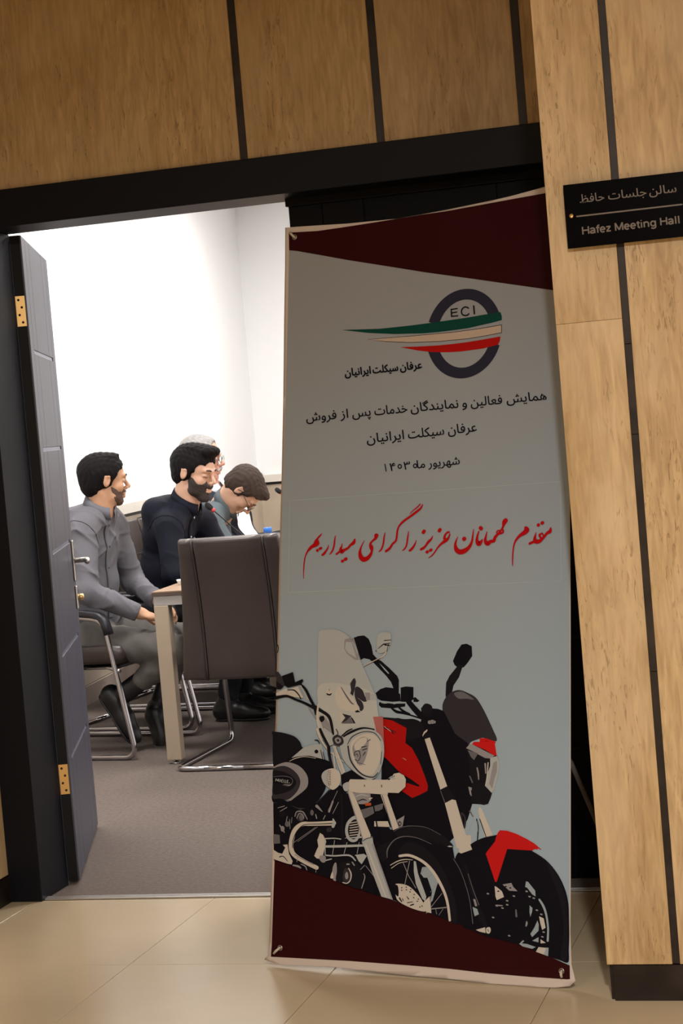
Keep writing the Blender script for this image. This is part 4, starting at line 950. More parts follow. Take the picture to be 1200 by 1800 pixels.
# ------------------------------------------------------------------ conference chairs
M['leather'] = mat('taupe_leather', (.046,.033,.029), .42, var=.12, scale=5, bump=.12, bscale=120, spec=.4)
M['leather_dark'] = mat('brown_leather_piping', (.035,.025,.022), .45)
M['armpad'] = mat('black_arm_pad', (.016,.016,.022), .38)
M['wood'] = mat('oak_veneer_top', (.36,.235,.15), .35, var=.18, scale=4, stretch=(1,9,9))
M['edgeband'] = mat('brown_edge_band', (.09,.06,.045), .5)
M['beige_metal'] = mat('beige_painted_steel', (.40,.32,.235), .45)
M['silver_metal'] = mat('silver_painted_steel', (.42,.40,.385), .35, .5)
M['blackplastic'] = mat('black_plastic', (.012,.012,.013), .45)
def slab(name, P, nu, nv, th, m, parent, rnd=.012):
    """cushioned panel: P(a, b) -> (centre point, outward normal); a, b in 0..1; rounded rim, thickness th"""
    V = []; F = []; prof = [(0.0, -.5), (0.0, .5)]
    def ring(inset, off):
        out = []
        k = 5
        seq = [(i/nu, 0) for i in range(nu)]+[(1, j/nv) for j in range(nv)]+[(1-i/nu, 1) for i in range(nu)]+[(0, 1-j/nv) for j in range(nv)]
        for a, b in seq:
            a2 = .5+(a-.5)*(1-2*inset[0]); b2 = .5+(b-.5)*(1-2*inset[1])
            # round the four corners
            ca, cb = abs(a2-.5)*2, abs(b2-.5)*2
            p, n = P(a2, b2)
            out.append(p+n*off)
        return out
    p00, _ = P(0, .5); p10, _ = P(1, .5); q0, _ = P(.5, 0); q1, _ = P(.5, 1)
    W_, H_ = (p10-p00).length, (q1-q0).length
    rings = []
    for t in (0, .3, .65, 1):
        a = t*math.pi/2; rings.append(((rnd*(1-math.sin(a)))/W_, (rnd*(1-math.sin(a)))/H_, -th/2+rnd*(1-math.cos(a))))
    R = [(x, y, z) for x, y, z in rings]+[(x, y, -z) for x, y, z in reversed(rings)]
    n = 2*(nu+nv)
    for ix, iy, off in R: V += ring((ix, iy), off)
    for i in range(len(R)-1):
        for j in range(n): F.append((i*n+j, i*n+(j+1) % n, (i+1)*n+(j+1) % n, (i+1)*n+j))
    # caps as grids
    for side, (ix, iy, off) in ((0, R[0]), (1, R[-1])):
        base = len(V); g = {}
        for i in range(nu+1):
            for j in range(nv+1):
                a2 = .5+(i/nu-.5)*(1-2*ix); b2 = .5+(j/nv-.5)*(1-2*iy); p, nn = P(a2, b2)
                puff = .006*math.sin(math.pi*i/nu)**.6*math.sin(math.pi*j/nv)**.6 if 0 < i < nu and 0 < j < nv else 0
                g[(i, j)] = len(V); V.append(p+nn*(off+(puff if off > 0 else -puff)))
        for i in range(nu):
            for j in range(nv):
                f = (g[(i, j)], g[(i+1, j)], g[(i+1, j+1)], g[(i, j+1)]); F.append(f if side else tuple(reversed(f)))
    me = bpy.data.meshes.new(name); me.from_pydata([tuple(v) for v in V], [], F); me.update()
    bm = bmesh.new(); bm.from_mesh(me); bmesh.ops.remove_doubles(bm, verts=bm.verts, dist=.0004); bmesh.ops.recalc_face_normals(bm, faces=bm.faces); bm.to_mesh(me); bm.free()
    return link(name, me, m, parent, smooth=True)
def backc(z):
    """centre line of the backrest: x as a function of height, local frame, x forward"""
    t = (z-.42)/.56; return -.26-.045*t-.015*t*t+.015*math.sin(math.pi*t)
def make_chair(label):
    root = empty('conference_chair', label=label, cat='chair', group='conference chairs round the table')
    def back(y0, y1):
        def P(a, b):
            z = .375+b*.607; y = y0+(y1-y0)*a; y += math.copysign(max(0, abs(y)-.16)/.06*.055*(1-b), y)
            dz = .01; dx = (backc(z+dz)-backc(z-dz))/(2*dz); n = Vector((1, 0, -dx)).normalized()
            x = backc(z)+.02*(y/.22)**2
            return Vector((x, y, z)), n
        return P
    for (a, b) in ((-.224, -.160), (-.157, .157), (.160, .224)):
        slab('back_panel' if abs(a+b) < .1 else 'side_panel', back(a, b), 6 if abs(a+b) < .1 else 2, 10, .055, M['leather'], root, .014)
    for y in (-.1585, .1585):
        Q = back(y, y+.0001); pts = [Q(0, b/14)[0]-Q(0, b/14)[1]*.024 for b in range(15)]
        tube('back_seam', pts, .0042, M['leather_dark'], root, n=6)
        pts = [Q(0, b/14)[0]+Q(0, b/14)[1]*.024 for b in range(15)]
        tube('back_seam', pts, .0038, M['leather_dark'], root, n=6)
    for zz in (.62, .80):
        pts = [back(y, y+.0001)(0, (zz-.375)/.607)[0]+Vector((.031, 0, 0)) for y in [-.15+.05*i for i in range(7)]]
        tube('quilt_seam', pts, .003, M['leather_dark'], root, n=6)
    def seat(a, b):
        x = -.25+.52*b; y = -.235+.47*a; z = .455+.012*b-.03*max(0, b-.8)**2*25*.3
        return Vector((x, y, z-.012*(1-((a-.5)*2)**2)*.4)), Vector((0, 0, 1))
    slab('seat_cushion', seat, 8, 8, .085, M['leather'], root, .03)
    box('seat_plate', -.22, .22, -.19, .19, .395, .412, M['blackplastic'], root, bev=.004)
    # sled frame: one bent tube
    zf = .0125
    for s in (1, -1):
        pts = fillet([(-.355, 0, zf), (-.355, .305*s, zf), (.355, .305*s, zf), (.235, .292*s, .632), (-.08, .262*s, .660), (-.235, .215*s, .60)], .065, 8)
        tube('leg', pts, .0122, M['chrome'], root, n=10)
        pad = fillet([(.262, .297*s, .565), (.236, .292*s, .65), (.10, .285*s, .668), (-.14, .268*s, .676)], .05, 6)
        tube('arm_pad', pad, .02, M['armpad'], root, n=12, flat=(1.15, .75))
        tube('seat_bracket', [(.30, .298*s, .40), (.18, .2*s, .405), (-.02, .17*s, .40)], .009, M['chrome'], root, n=8)
        tube('floor_glide', [(-.2, .305*s, .005), (.2, .305*s, .005)], .005, M['blackplastic'], root, n=6)
    return root
def copy_tree(o, parent=None):
    c = o.copy(); col.objects.link(c)
    if parent: c.parent = parent; c.matrix_parent_inverse = o.matrix_parent_inverse.copy()
    for ch in list(o.children): copy_tree(ch, c)
    return c
chair0 = make_chair('taupe leather chair seen from behind at the near end of the table')
chair0.location = (-2.678, 8.03, 0); chair0.rotation_euler = (0, 0, math.radians(89))
for (x, y, rz, lab) in ((-3.60, 8.36, -9, 'taupe leather chair under the man in the grey shirt nearest the open door'),
                        (-3.62, 9.10, -6, 'taupe leather chair under the bearded man in navy'),
                        (-3.72, 9.84, -4, 'taupe leather chair under the man bending over papers'),
                        (-3.80, 10.55, -3, 'taupe leather chair under the grey-haired man in the dark suit'),
                        (-3.88, 11.30, -2, 'empty taupe leather chair beyond the grey-haired man')):
    c = copy_tree(chair0); c.location = (x, y, 0); c.rotation_euler = (0, 0, math.radians(rz)); c['label'] = lab

# ------------------------------------------------------------------ conference table
tab = empty('conference_table', (-2.4, 9.8, 0), label='long oak topped conference table on square beige legs', cat='table')
TI = Matrix.Translation((2.4, -9.8, 0))
def tb(o): o.parent = tab; o.matrix_parent_inverse = TI; return o
TX0, TX1, TY0, TY1, TZ = -3.105, -1.72, 7.865, 11.8, .757
sh_ = -.10/4.0   # the left edge drifts a little outward with depth
def prism(name, pts, z0, z1, m):
    n = len(pts); V = [(x, y, z0) for x, y in pts]+[(x, y, z1) for x, y in pts]
    F = [tuple(reversed(range(n))), tuple(range(n, 2*n))]+[(i, (i+1) % n, n+(i+1) % n, n+i) for i in range(n)]
    return pyobj(name, V, F, m)
pl_ = [(TX0, TY0), (TX1, TY0), (TX1, TY1), (TX0-.30, TY1)]
tb(prism('table_top', [(TX0+.002, TY0+.002), (TX1, TY0+.002), (TX1, TY1), (TX0-.298, TY1)], TZ-.004, TZ, M['wood']))
tb(prism('edge_band', pl_, TZ-.020, TZ-.0045, M['edgeband']))
def side(y): return TX0-.30*(y-TY0)/(TY1-TY0)
tb(box('apron', TX0+.004, TX1-.004, TY0+.006, TY0+.046, TZ-.062, TZ-.021, M['silver_metal'], bev=.001))
tb(prism('apron', [(side(TY0)+.005, TY0+.047), (side(TY0)+.045, TY0+.047), (side(TY1)+.045, TY1-.01), (side(TY1)+.005, TY1-.01)], TZ-.062, TZ-.021, M['silver_metal']))
tb(box('apron', TX1-.045, TX1-.005, TY0+.047, TY1-.01, TZ-.062, TZ-.021, M['silver_metal']))
for (x, y) in ((TX0+.003, TY0+.005), (TX1-.075, TY0+.005), (side(TY1)+.004, TY1-.08), (TX1-.075, TY1-.08), (side(9.8)+.01, 9.8)):
    tb(box('leg', x, x+.066, y, y+.05, .018, TZ-.0625, M['beige_metal'], bev=.002))
    tb(lathe('leveling_foot', [(.0, 0), (.02, 0), (.021, .005), (.007, .008), (.007, .018), (0, .018)], M['chrome'], origin=(x+.033, y+.025, 0)))
# things on the table
p_ = fl(313, 1029, TZ)
cup = lathe('coffee_cup', [(.0, 0), (.014, 0), (.015, .003), (.021, .018), (.023, .024), (.021, .024), (.019, .018), (.012, .006), (0, .006)], mat('white_porcelain', (.8,.8,.78), .25), n=24, origin=(p_.x+.006, p_.y+.03, TZ))
tag(cup, 'small white cup on the near corner of the table', 'cup')
pb = fl(470, 927, TZ+.205)
bot_ = empty('water_bottle', (pb.x, pb.y, TZ), label='clear water bottle with a blue cap standing on the table', cat='bottle')
mb = mat('bottle_plastic', (.75,.85,.92), .08, spec=.5); mb.node_tree.nodes['Principled BSDF'].inputs['Transmission Weight'].default_value = .85
lathe('bottle_body', [(0, 0), (.029, 0), (.031, .006), (.031, .05), (.029, .055), (.031, .06), (.031, .125), (.026, .15), (.014, .172), (.0125, .185), (0, .185)], mb, bot_, n=24)
lathe('bottle_label', [(.0312, .064), (.0318, .066), (.0318, .118), (.0312, .12)], mat('blue_label', (.08,.22,.6), .4), bot_, n=24)
lathe('bottle_cap', [(0, .178), (.0195, .178), (.0195, .203), (.017, .205), (0, .205)], mat('blue_cap', (.02,.16,.62), .35), bot_, n=24)
lathe('cap_seal', [(0, .1705), (.0175, .1705), (.0185, .1778), (0, .1778)], mat('pale_blue_seal', (.45,.6,.8), .4), bot_, n=24)
def gooseneck(label, tip, base, ring=True, up=.25, dirv=None):
    mc = empty('gooseneck_microphone', (base[0], base[1], TZ), label=label, cat='microphone')
    b = Vector(base); t = Vector(tip)-b; 
    box('microphone_base', -.05, .05, -.06, .06, 0, .03, M['blackplastic'], mc, bev=.006)
    P = [Vector((0, 0, .03)), Vector((0, 0, .03))+Vector((t.x*.1, t.y*.1, t.z*.35)), Vector((t.x*.45, t.y*.45, t.z*.68)), t]
    C = [Vector(c) for c in catmull([tuple(p) for p in P], 8)]
    tube('gooseneck', C, .0032, M['blackplastic'], mc, n=8)
    d = (C[-1]-C[-2]).normalized()
    tube('light_ring', [C[-1]-d*.006, C[-1]+d*.010], .0105, mat('red_ring', (.55,.05,.06), .4), mc, n=14)
    tube('foam_windscreen', [C[-1]+d*.010, C[-1]+d*.014, C[-1]+d*.024, C[-1]+d*.040, C[-1]+d*.050, C[-1]+d*.054], [.009,.0125,.0145,.0145,.010,.004], mat('black_foam', (.012,.012,.012), .95, bump=.6, bscale=500), mc, n=16)
YM = 9.05
m_tip = onY(375, 897, YM); m_base = fl(440, 992, TZ)
gooseneck('black gooseneck microphone with a red ring in front of the bearded man', m_tip, (m_base.x, m_base.y, TZ))
t2 = onY(496, 868, 11.2)
gooseneck('black gooseneck microphone at the far end beside the banner edge', t2, (t2.x+.16, t2.y+.05, TZ))

# ------------------------------------------------------------------ implicit surfaces for the people
class Field:
    def __init__(s, lo, hi, h):
        s.lo = np.array(lo, float)-2*h; s.h = h; s.n = np.ceil((np.array(hi)-s.lo)/h).astype(int)+3
        s.F = np.full(tuple(s.n), .05, np.float32)
        s.ax = [s.lo[i]+h*np.arange(s.n[i]) for i in range(3)]
    def _sl(s, a, b):
        i0 = np.clip(np.floor((a-s.lo)/s.h).astype(int), 0, s.n); i1 = np.clip(np.ceil((b-s.lo)/s.h).astype(int)+1, 0, s.n)
        return tuple(slice(int(p), int(q_)) for p, q_ in zip(i0, i1))
    def _pts(s, sl): return np.meshgrid(s.ax[0][sl[0]], s.ax[1][sl[1]], s.ax[2][sl[2]], indexing='ij', sparse=True)
    def _comb(s, sl, d, k, mode):
        if d.size == 0: return
        d = d.astype(np.float32); A = s.F[sl]
        if mode == 'sub': d = -d; h = np.clip(.5-.5*(d-A)/k, 0, 1); s.F[sl] = A*(1-0)+0 if False else (A+(d-A)*h+k*h*(1-h)) if False else np.maximum(A, d)+k*.25*np.maximum(0, 1-np.abs(A-d)/k)**2
        elif mode == 'and': s.F[sl] = np.maximum(A, d)
        else: s.F[sl] = np.minimum(A, d)-k*.25*np.maximum(0, 1-np.abs(A-d)/k)**2
    def cap(s, a, b, ra, rb=None, k=.02, mode='add'):
        rb = ra if rb is None else rb; a = np.array(a, float); b = np.array(b, float); R = max(ra, rb)+.05
        sl = s._sl(np.minimum(a, b)-R, np.maximum(a, b)+R); X, Y, Z = s._pts(sl); ab = b-a; L = float(ab@ab)+1e-9
        t = np.clip(((X-a[0])*ab[0]+(Y-a[1])*ab[1]+(Z-a[2])*ab[2])/L, 0, 1)
        d = np.sqrt((X-a[0]-t*ab[0])**2+(Y-a[1]-t*ab[1])**2+(Z-a[2]-t*ab[2])**2)-(ra+(rb-ra)*t)
        s._comb(sl, d, k, mode)
    def ell(s, c, r, R=None, k=.02, mode='add'):
        c = np.array(c, float); m_ = max(r)+.05; sl = s._sl(c-m_, c+m_); X, Y, Z = s._pts(sl)
        Rm = np.eye(3) if R is None else np.array([list(q_) for q_ in R])   # rows: local axes in world
        q_ = [(X-c[0])*Rm[i][0]+(Y-c[1])*Rm[i][1]+(Z-c[2])*Rm[i][2] for i in range(3)]
        k0 = np.sqrt(sum((q_[i]/r[i])**2 for i in range(3)))+1e-6; k1 = np.sqrt(sum((q_[i]/r[i]**2)**2 for i in range(3)))+1e-6
        s._comb(sl, k0*(k0-1)/k1, k, mode)
    def plane(s, p, n, k=.001):
        """keep the side the normal points away from"""
        X, Y, Z = np.meshgrid(*s.ax, indexing='ij', sparse=True); n = Vector(n).normalized()
        s.F = np.maximum(s.F, ((X-p[0])*n.x+(Y-p[1])*n.y+(Z-p[2])*n.z).astype(np.float32))
    def warp(s, fn):
        X, Y, Z = np.meshgrid(*s.ax, indexing='ij', sparse=True); s.F += fn(X, Y, Z).astype(np.float32)
    def mesh(s, relax=1):
        F = s.F; S = F < 0; n = F.shape
        c = S[:-1, :-1, :-1].astype(np.int8)
        for dx in (0, 1):
            for dy in (0, 1):
                for dz in (0, 1):
                    if dx+dy+dz: c = c+S[dx:n[0]-1+dx, dy:n[1]-1+dy, dz:n[2]-1+dz]
        act = (c > 0) & (c < 8); idx = -np.ones(act.shape, np.int64); ii = np.argwhere(act); idx[act] = np.arange(len(ii))
        acc = np.zeros((len(ii), 3)); cnt = np.zeros(len(ii))
        cor = [(0,0,0),(1,0,0),(0,1,0),(1,1,0),(0,0,1),(1,0,1),(0,1,1),(1,1,1)]
        val = [F[ii[:, 0]+a, ii[:, 1]+b, ii[:, 2]+d] for a, b, d in cor]
        for a in range(8):
            for b in range(a+1, 8):
                if sum(abs(cor[a][q_]-cor[b][q_]) for q_ in range(3)) != 1: continue
                m_ = (val[a] < 0) != (val[b] < 0); t = np.where(m_, val[a]/(val[a]-val[b]+1e-12), 0)
                for q_ in range(3): acc[:, q_] += np.where(m_, cor[a][q_]+t*(cor[b][q_]-cor[a][q_]), 0)
                cnt += m_
        V = (ii+acc/np.maximum(cnt, 1)[:, None])*s.h+s.lo
        Q = []
        for ax in range(3):
            sl0 = [slice(None)]*3; sl1 = [slice(None)]*3; sl0[ax] = slice(0, -1); sl1[ax] = slice(1, None)
            A = S[tuple(sl0)]; B = S[tuple(sl1)]; o1, o2 = [(1, 2), (2, 0), (0, 1)][ax]
            e = np.argwhere(A != B); e = e[(e[:, o1] > 0) & (e[:, o2] > 0) & (e[:, o1] < n[o1]-1) & (e[:, o2] < n[o2]-1)]
            flip = A[e[:, 0], e[:, 1], e[:, 2]]
            def g(d1, d2):
                q_ = e.copy(); q_[:, o1] -= d1; q_[:, o2] -= d2; return idx[q_[:, 0], q_[:, 1], q_[:, 2]]
            quad = np.stack([g(1, 1), g(0, 1), g(0, 0), g(1, 0)], 1); quad[~flip] = quad[~flip][:, ::-1]; Q.append(quad)
        return V, np.concatenate(Q)
    def obj(s, name, m, parent=None, **k):
        V, Q = s.mesh(); me = bpy.data.meshes.new(name)
        me.vertices.add(len(V)); me.vertices.foreach_set('co', V.astype(np.float32).ravel())
        me.loops.add(Q.size); me.loops.foreach_set('vertex_index', Q.astype(np.int32).ravel())
        me.polygons.add(len(Q)); me.polygons.foreach_set('loop_start', np.arange(0, Q.size, 4, dtype=np.int32)); me.polygons.foreach_set('loop_total', np.full(len(Q), 4, np.int32))
        me.update(calc_edges=True); me.validate()
        return link(name, me, m, parent, smooth=True, **k)
class Frame:
    def __init__(s, o, head, pitch=0.0, roll=0.0, scale=1.0):
        h, p, r = map(math.radians, (head, pitch, roll))
        f = Vector((math.cos(h), math.sin(h), 0)); l = Vector((-math.sin(h), math.cos(h), 0)); u = Vector((0, 0, 1))
        f2 = f*math.cos(p)-u*math.sin(p); u2 = f*math.sin(p)+u*math.cos(p)
        l3 = l*math.cos(r)+u2*math.sin(r); u3 = -l*math.sin(r)+u2*math.cos(r)
        s.o = Vector(o); s.f, s.l, s.u = f2, l3, u3; s.s = scale; s.R = (f2, l3, u3)
    def __call__(s, x, y=None, z=None):
        if y is None: x, y, z = x
        return s.o+(s.f*x+s.l*y+s.u*z)*s.s
    def rot(s, head, pitch): 
        """axes turned in the local frame, for tilted ellipsoids"""
        h, p = math.radians(head), math.radians(pitch)
        f = s.f*math.cos(h)+s.l*math.sin(h); l = -s.f*math.sin(h)+s.l*math.cos(h)
        return (f*math.cos(p)-s.u*math.sin(p), l, f*math.sin(p)+s.u*math.cos(p))
def head_core(F, H, infl=0.0, face=True, k=.018):
    S = H.s; e = lambda c, r, kk=k, R=None, mode='add': F.ell(H(c), [(q_+infl)*S for q_ in r], R or H.R, kk*S, mode)
    e((-.014, 0, .042), (.098, .076, .080)); e((.040, 0, .030), (.055, .064, .068))
    e((.040, 0, -.030), (.052, .056, .058)); e((.030, 0, -.074), (.056, .050, .034)); e((.068, 0, -.094), (.024, .027, .021), .014)
def head_face(F, H, nose=1.0, eyes=True):
    S = H.s
    for y in (.040, -.040): F.ell(H(.060, y, -.026), (.022*S, .017*S, .018*S), H.R, .02*S)
    F.cap(H(.086, .040, .026), H(.097, .010, .023), .010*S, .010*S, .012*S); F.cap(H(.086, -.040, .026), H(.097, -.010, .023), .010*S, .010*S, .012*S)
    for y in (.032, -.032):
        F.ell(H(.099, y, .006), (.013*S, .017*S, .011*S), H.R, .012*S, 'sub')
        F.ell(H(.0815, y, .004), (.0125*S, .0155*S, .0105*S), H.R, .004*S)
    F.cap(H(.094, 0, .016), H(.113+.006*nose, 0, -.024), .0075*S, .0105*S, .010*S)
    for y in (.011, -.011): F.ell(H(.106, y, -.031), (.010*S, .0075*S, .0075*S), H.R, .006*S)
    F.ell(H(.094, 0, -.048), (.012*S, .018*S, .011*S), H.R, .01*S)
    F.cap(H(.096, .016, -.0605), H(.096, -.016, -.0605), .0058*S, .0058*S, .005*S); F.cap(H(.0985, 0, -.0595), H(.0985, 0, -.0595), .007*S, .007*S, .005*S)
    F.cap(H(.0945, .014, -.0725), H(.0945, -.014, -.0725), .0066*S, .0066*S, .005*S); F.cap(H(.097, 0, -.0725), H(.097, 0, -.0725), .007*S, .007*S, .005*S)
    F.cap(H(.103, .020, -.0665), H(.103, -.020, -.0665), .0028*S, .0028*S, .003*S, 'sub')
    for s_ in (1, -1):
        R = H.rot(0, 14); R2 = (R[0], R[1], R[2])
        F.ell(H(-.004, .0775*s_, .000), (.0165*S, .0080*S, .029*S), R2, .005*S); F.cap(H(-.012, .082*s_, .023), H(.008, .082*s_, .020), .0048*S, .0048*S, .006*S)
        F.cap(H(-.012, .082*s_, .023), H(-.014, .081*s_, -.005), .0048*S, .0048*S, .006*S)
        F.ell(H(.002, .088*s_, .002), (.0095*S, .007*S, .018*S), R2, .004*S, 'sub')
def hand(F, w, d, pn, s_, curl=.5, L=1.0, spread=.12):
    """w wrist point, d pointing direction, pn palm normal (palm side), s_ = side the thumb leaves from (+1 = d x pn)"""
    w = Vector(w); d = Vector(d).normalized(); pn = Vector(pn); pn = (pn-d*pn.dot(d)).normalized(); sd = d.cross(pn)*s_
    pc_ = w+d*.052*L
    F.ell(pc_, (.052*L, .041*L, .0165*L), (d, sd, pn), .012)
    F.cap(w-d*.02, w+d*.02, .026*L, .026*L, .015)
    for i, (off, ln, r) in enumerate(((.029, .072, .0088), (.0098, .080, .0090), (-.0098, .075, .0086), (-.028, .060, .0076))):
        k = w+d*(.088-.006*abs(i-1.2))*L+sd*off*L; a = 0.0; p = k; dd = (d+sd*(off*spread*12)).normalized()
        for j, fr in enumerate((.45, .30, .25)):
            a += curl*(.55+.35*j)
            q_ = p+(dd*math.cos(a)+pn*math.sin(a))*ln*fr*L
            F.cap(p, q_, (r-.0006*j)*L, (r-.0009*(j+1))*L, .004); p = q_
    t0 = w+d*.022*L+sd*.028*L+pn*.006; t1 = t0+(d*.62+sd*.62+pn*.4).normalized()*.036*L; t2 = t1+(d*.86+sd*.2+pn*.45).normalized()*.030*L; t3 = t2+(d*.93-sd*.05+pn*.4).normalized()*.022*L
    F.cap(t0, t1, .0135*L, .0105*L, .008); F.cap(t1, t2, .0102*L, .009*L, .004); F.cap(t2, t3, .009*L, .0075*L, .004)
SKIN = {}
def skin(name, c): 
    m = mat(name, c, .48, var=.06, scale=30, spec=.35, sub=.08, bump=.05, bscale=300); return m
M['eye'] = mat('eye_dark', (.03,.018,.012), .15); M['eyewhite'] = mat('eye_white', (.62,.58,.54), .25); M['lens'] = mat('spectacle_lens', (.9,.92,.95), .05)
M['lens'].node_tree.nodes['Principled BSDF'].inputs['Transmission Weight'].default_value = .96; M['lens'].node_tree.nodes['Principled BSDF'].inputs['IOR'].default_value = 1.1
M['specs'] = mat('black_spectacle_frame', (.012,.012,.014), .3)

def person(label, J, tone, hair_c, opts):
    """J: joints in world space; opts: shapes and clothing colours"""
    root = empty('person', (J['hip'].x, J['hip'].y, 0), label=label, cat='person')
    IV = Matrix.Translation((-J['hip'].x, -J['hip'].y, 0))
    def at_(o): o.parent = root; o.matrix_parent_inverse = IV; return o
    H = J['H']; T = J['T']; h = opts.get('h', .0045)
    pts = [J[k] for k in J if isinstance(J[k], Vector) and not k.startswith('fd_')]
    lo = [min(p[i] for p in pts+[H.o])-.17 for i in range(3)]; hi = [max(p[i] for p in pts+[H.o])+.17 for i in range(3)]; lo[2] = max(lo[2], -.02)
    # ---- one continuous body
    F = Field(lo, hi, h)
    F.cap(J['neck']-T.f*.012, J['hip'], .050, .085, .05)
    for s_ in 'lr':
        F.cap(J['neck']-Vector((0,0,.06)), J['sh_'+s_]-Vector((0,0,.02)), .035, .035, .03); F.cap(J['sh_'+s_]-Vector((0,0,.015)), J['el_'+s_], .038, .033, .03); F.cap(J['el_'+s_], J['wr_'+s_], .033, .025, .02)
        F.cap(J['hip']+(J['hj_'+s_]-J['hip']), J['kn_'+s_], .06, .045, .03); F.cap(J['kn_'+s_], J['an_'+s_], .045, .032, .02); F.cap(J['an_'+s_], J['an_'+s_]+(J['to_'+s_]-J['an_'+s_])*.45, .022, .014, .02)
        F.cap(J['hip'], J['hj_'+s_], .07, .06, .03)
        hd = J['hand_'+s_]; hand(F, J['wr_'+s_], hd[0], hd[1], hd[2], hd[3])
    S = H.s
    nk = opts.get('neck', .054)
    F.cap(H(-.022, 0, -.045), J['neck'], nk*S, (nk+.006)*S, .03); F.cap(H(.01, 0, -.07), J['neck']+T.f*.03, nk*.85, nk*.9, .03)
    head_core(F, H); head_face(F, H, opts.get('nose', 1.0))
    body = at_(F.obj('body', tone))
    # ---- eyes, brows
    for y in (.032, -.032):
        E_ = Field(H(.084, y, .004)-Vector((.02,)*3), H(.084, y, .004)+Vector((.02,)*3), .0022)
        if not opts.get('shut'):
            b = at_(lathe('eye', [(0, -.0055), (.0085, -.003), (.0085, .0), (0, .003)], M['eyewhite'], n=14, origin=H(.0935, y, .0025), axis=H.f)); 
            lathe('iris', [(0, 0), (.0046, .0), (.003, .0012), (0, .0014)], M['eye'], b, n=12, origin=H(.0965, y, .0025), axis=H.f)
        else:
            at_(tube('eyelashes', [H(.0925, y-.013*S, -.0015), H(.0975, y, -.0045), H(.0925, y+.013*S, -.0015)], .0014, M['eye'], n=6))
        s_ = 1 if y > 0 else -1
        at_(tube('eyebrow', [H(.103, s_*.010, .0245), H(.1035, s_*.024, .030), H(.097, s_*.038, .030), H(.085, s_*.049, .023)], [.0035, .0042, .0036, .002], hair_c['brow'], n=6))
    # ---- hair
    o = opts
    r_ = .15*S; F = Field(H.o-Vector((r_,)*3)-Vector((0, 0, .02)), H.o+Vector((r_,)*3)+Vector((0, 0, .03)), h*.8)
    hv = o.get('hair', .011)
    F.ell(H(-.016, 0, .044), [(q_+hv)*S for q_ in (.098, .075, .080)], H.R, .01); F.ell(H(.030, 0, .044), [(q_+hv*.8)*S for q_ in (.055, .062, .064)], H.R, .02)
    F.ell(H(-.05, 0, -.012), [(q_+hv*.4)*S for q_ in (.058, .060, .062)], H.R, .02)
    for (c, r, k) in o.get('quiff', []): F.ell(H(c), [q_*S for q_ in r], H.rot(0, -12), k)
    F.ell(H(.150, 0, -.004), [q_*S for q_ in (o.get('recede', .088), .13, o.get('hairline', .115))], H.rot(0, -6), .006, 'sub')
    for s_ in (1, -1):
        F.ell(H(.088, .070*s_, .016), [q_*S for q_ in (.042, .045, .046)], H.R, .004, 'sub')
        F.ell(H(.052, .085*s_, -.040), [q_*S for q_ in (.040, .05, .062)], H.R, .006, 'sub'); F.ell(H(-.006, .088*s_, -.012), [q_*S for q_ in (.017, .018, .031)], H.rot(0, 14), .004, 'sub')
        F.ell(H(-.02, .09*s_, -.075), [q_*S for q_ in (.045, .05, .05)], H.R, .006, 'sub')
    n_ = H.u*(-1)+H.f*(-.25); F.plane(H(-.06, 0, o.get('nape', -.062)), n_)
    fa = o.get('hairfreq', 210)
    f_, l_, u_ = H.f, H.l, H.u
    def wv(X, Y, Z):
        a = X*f_.x+Y*f_.y+Z*f_.z; b = X*l_.x+Y*l_.y+Z*l_.z; c = X*u_.x+Y*u_.y+Z*u_.z
        return .0011*np.sin(a*fa+3*np.sin(b*90)+2*np.sin(c*70))+.0008*np.sin(b*fa*1.3+c*140)
    F.warp(wv)
    at_(F.obj('hair', hair_c['hair']))
    # ---- beard or moustache
    if o.get('beard'):
        bt = o['beard']; F = Field(H(.04, 0, -.06)-Vector((.11,)*3), H(.04, 0, -.06)+Vector((.11,)*3), h*.7)
        e = lambda c, r, k=.012, mode='add': F.ell(H(c), [(q_+bt)*S if mode == 'add' else q_*S for q_ in r], H.R, k, mode)
        e((.040, 0, -.034), (.052, .056, .056)); e((.030, 0, -.074), (.056, .050, .034)); e((.068, 0, -.094), (.024, .027, .021)); e((.094, 0, -.048), (.010, .018, .009), .008)
        if bt > .004: e((.072, 0, -.108), (.02, .024, .016))
        for s_ in (1, -1):
            F.ell(H(.085, .060*s_, .000), [q_*S for q_ in (.070, .045, o.get('cheek', .046))], H.rot(0, 28), .006, 'sub'); F.ell(H(-.032, .08*s_, -.035), [q_*S for q_ in (.040, .045, .08)], H.rot(0, 8), .005, 'sub')
        F.ell(H(.118, 0, -.022), [q_*S for q_ in (.040, .026, .024)], H.R, .003, 'sub'); F.ell(H(.108, 0, -.067), [q_*S for q_ in (.016, .021, .0085)], H.R, .002, 'sub')
        F.plane(H(0, 0, .012), H.u); F.plane(H(.0, 0, 0), -H.f); F.plane(H(.03, 0, -.125), -H.u)
        F.warp(lambda X, Y, Z: .0008*np.sin(X*330+Z*240)*np.sin(Y*300))
        at_(F.obj('beard', hair_c['beard']))
    if o.get('moustache'):
        F = Field(H(.1, 0, -.05)-Vector((.04,)*3), H(.1, 0, -.05)+Vector((.04,)*3), .0022)
        F.cap(H(.105, 0, -.046), H(.098, .027, -.060), .0085, .005, .006); F.cap(H(.105, 0, -.046), H(.098, -.027, -.060), .0085, .005, .006)
        at_(F.obj('moustache', hair_c['brow']))
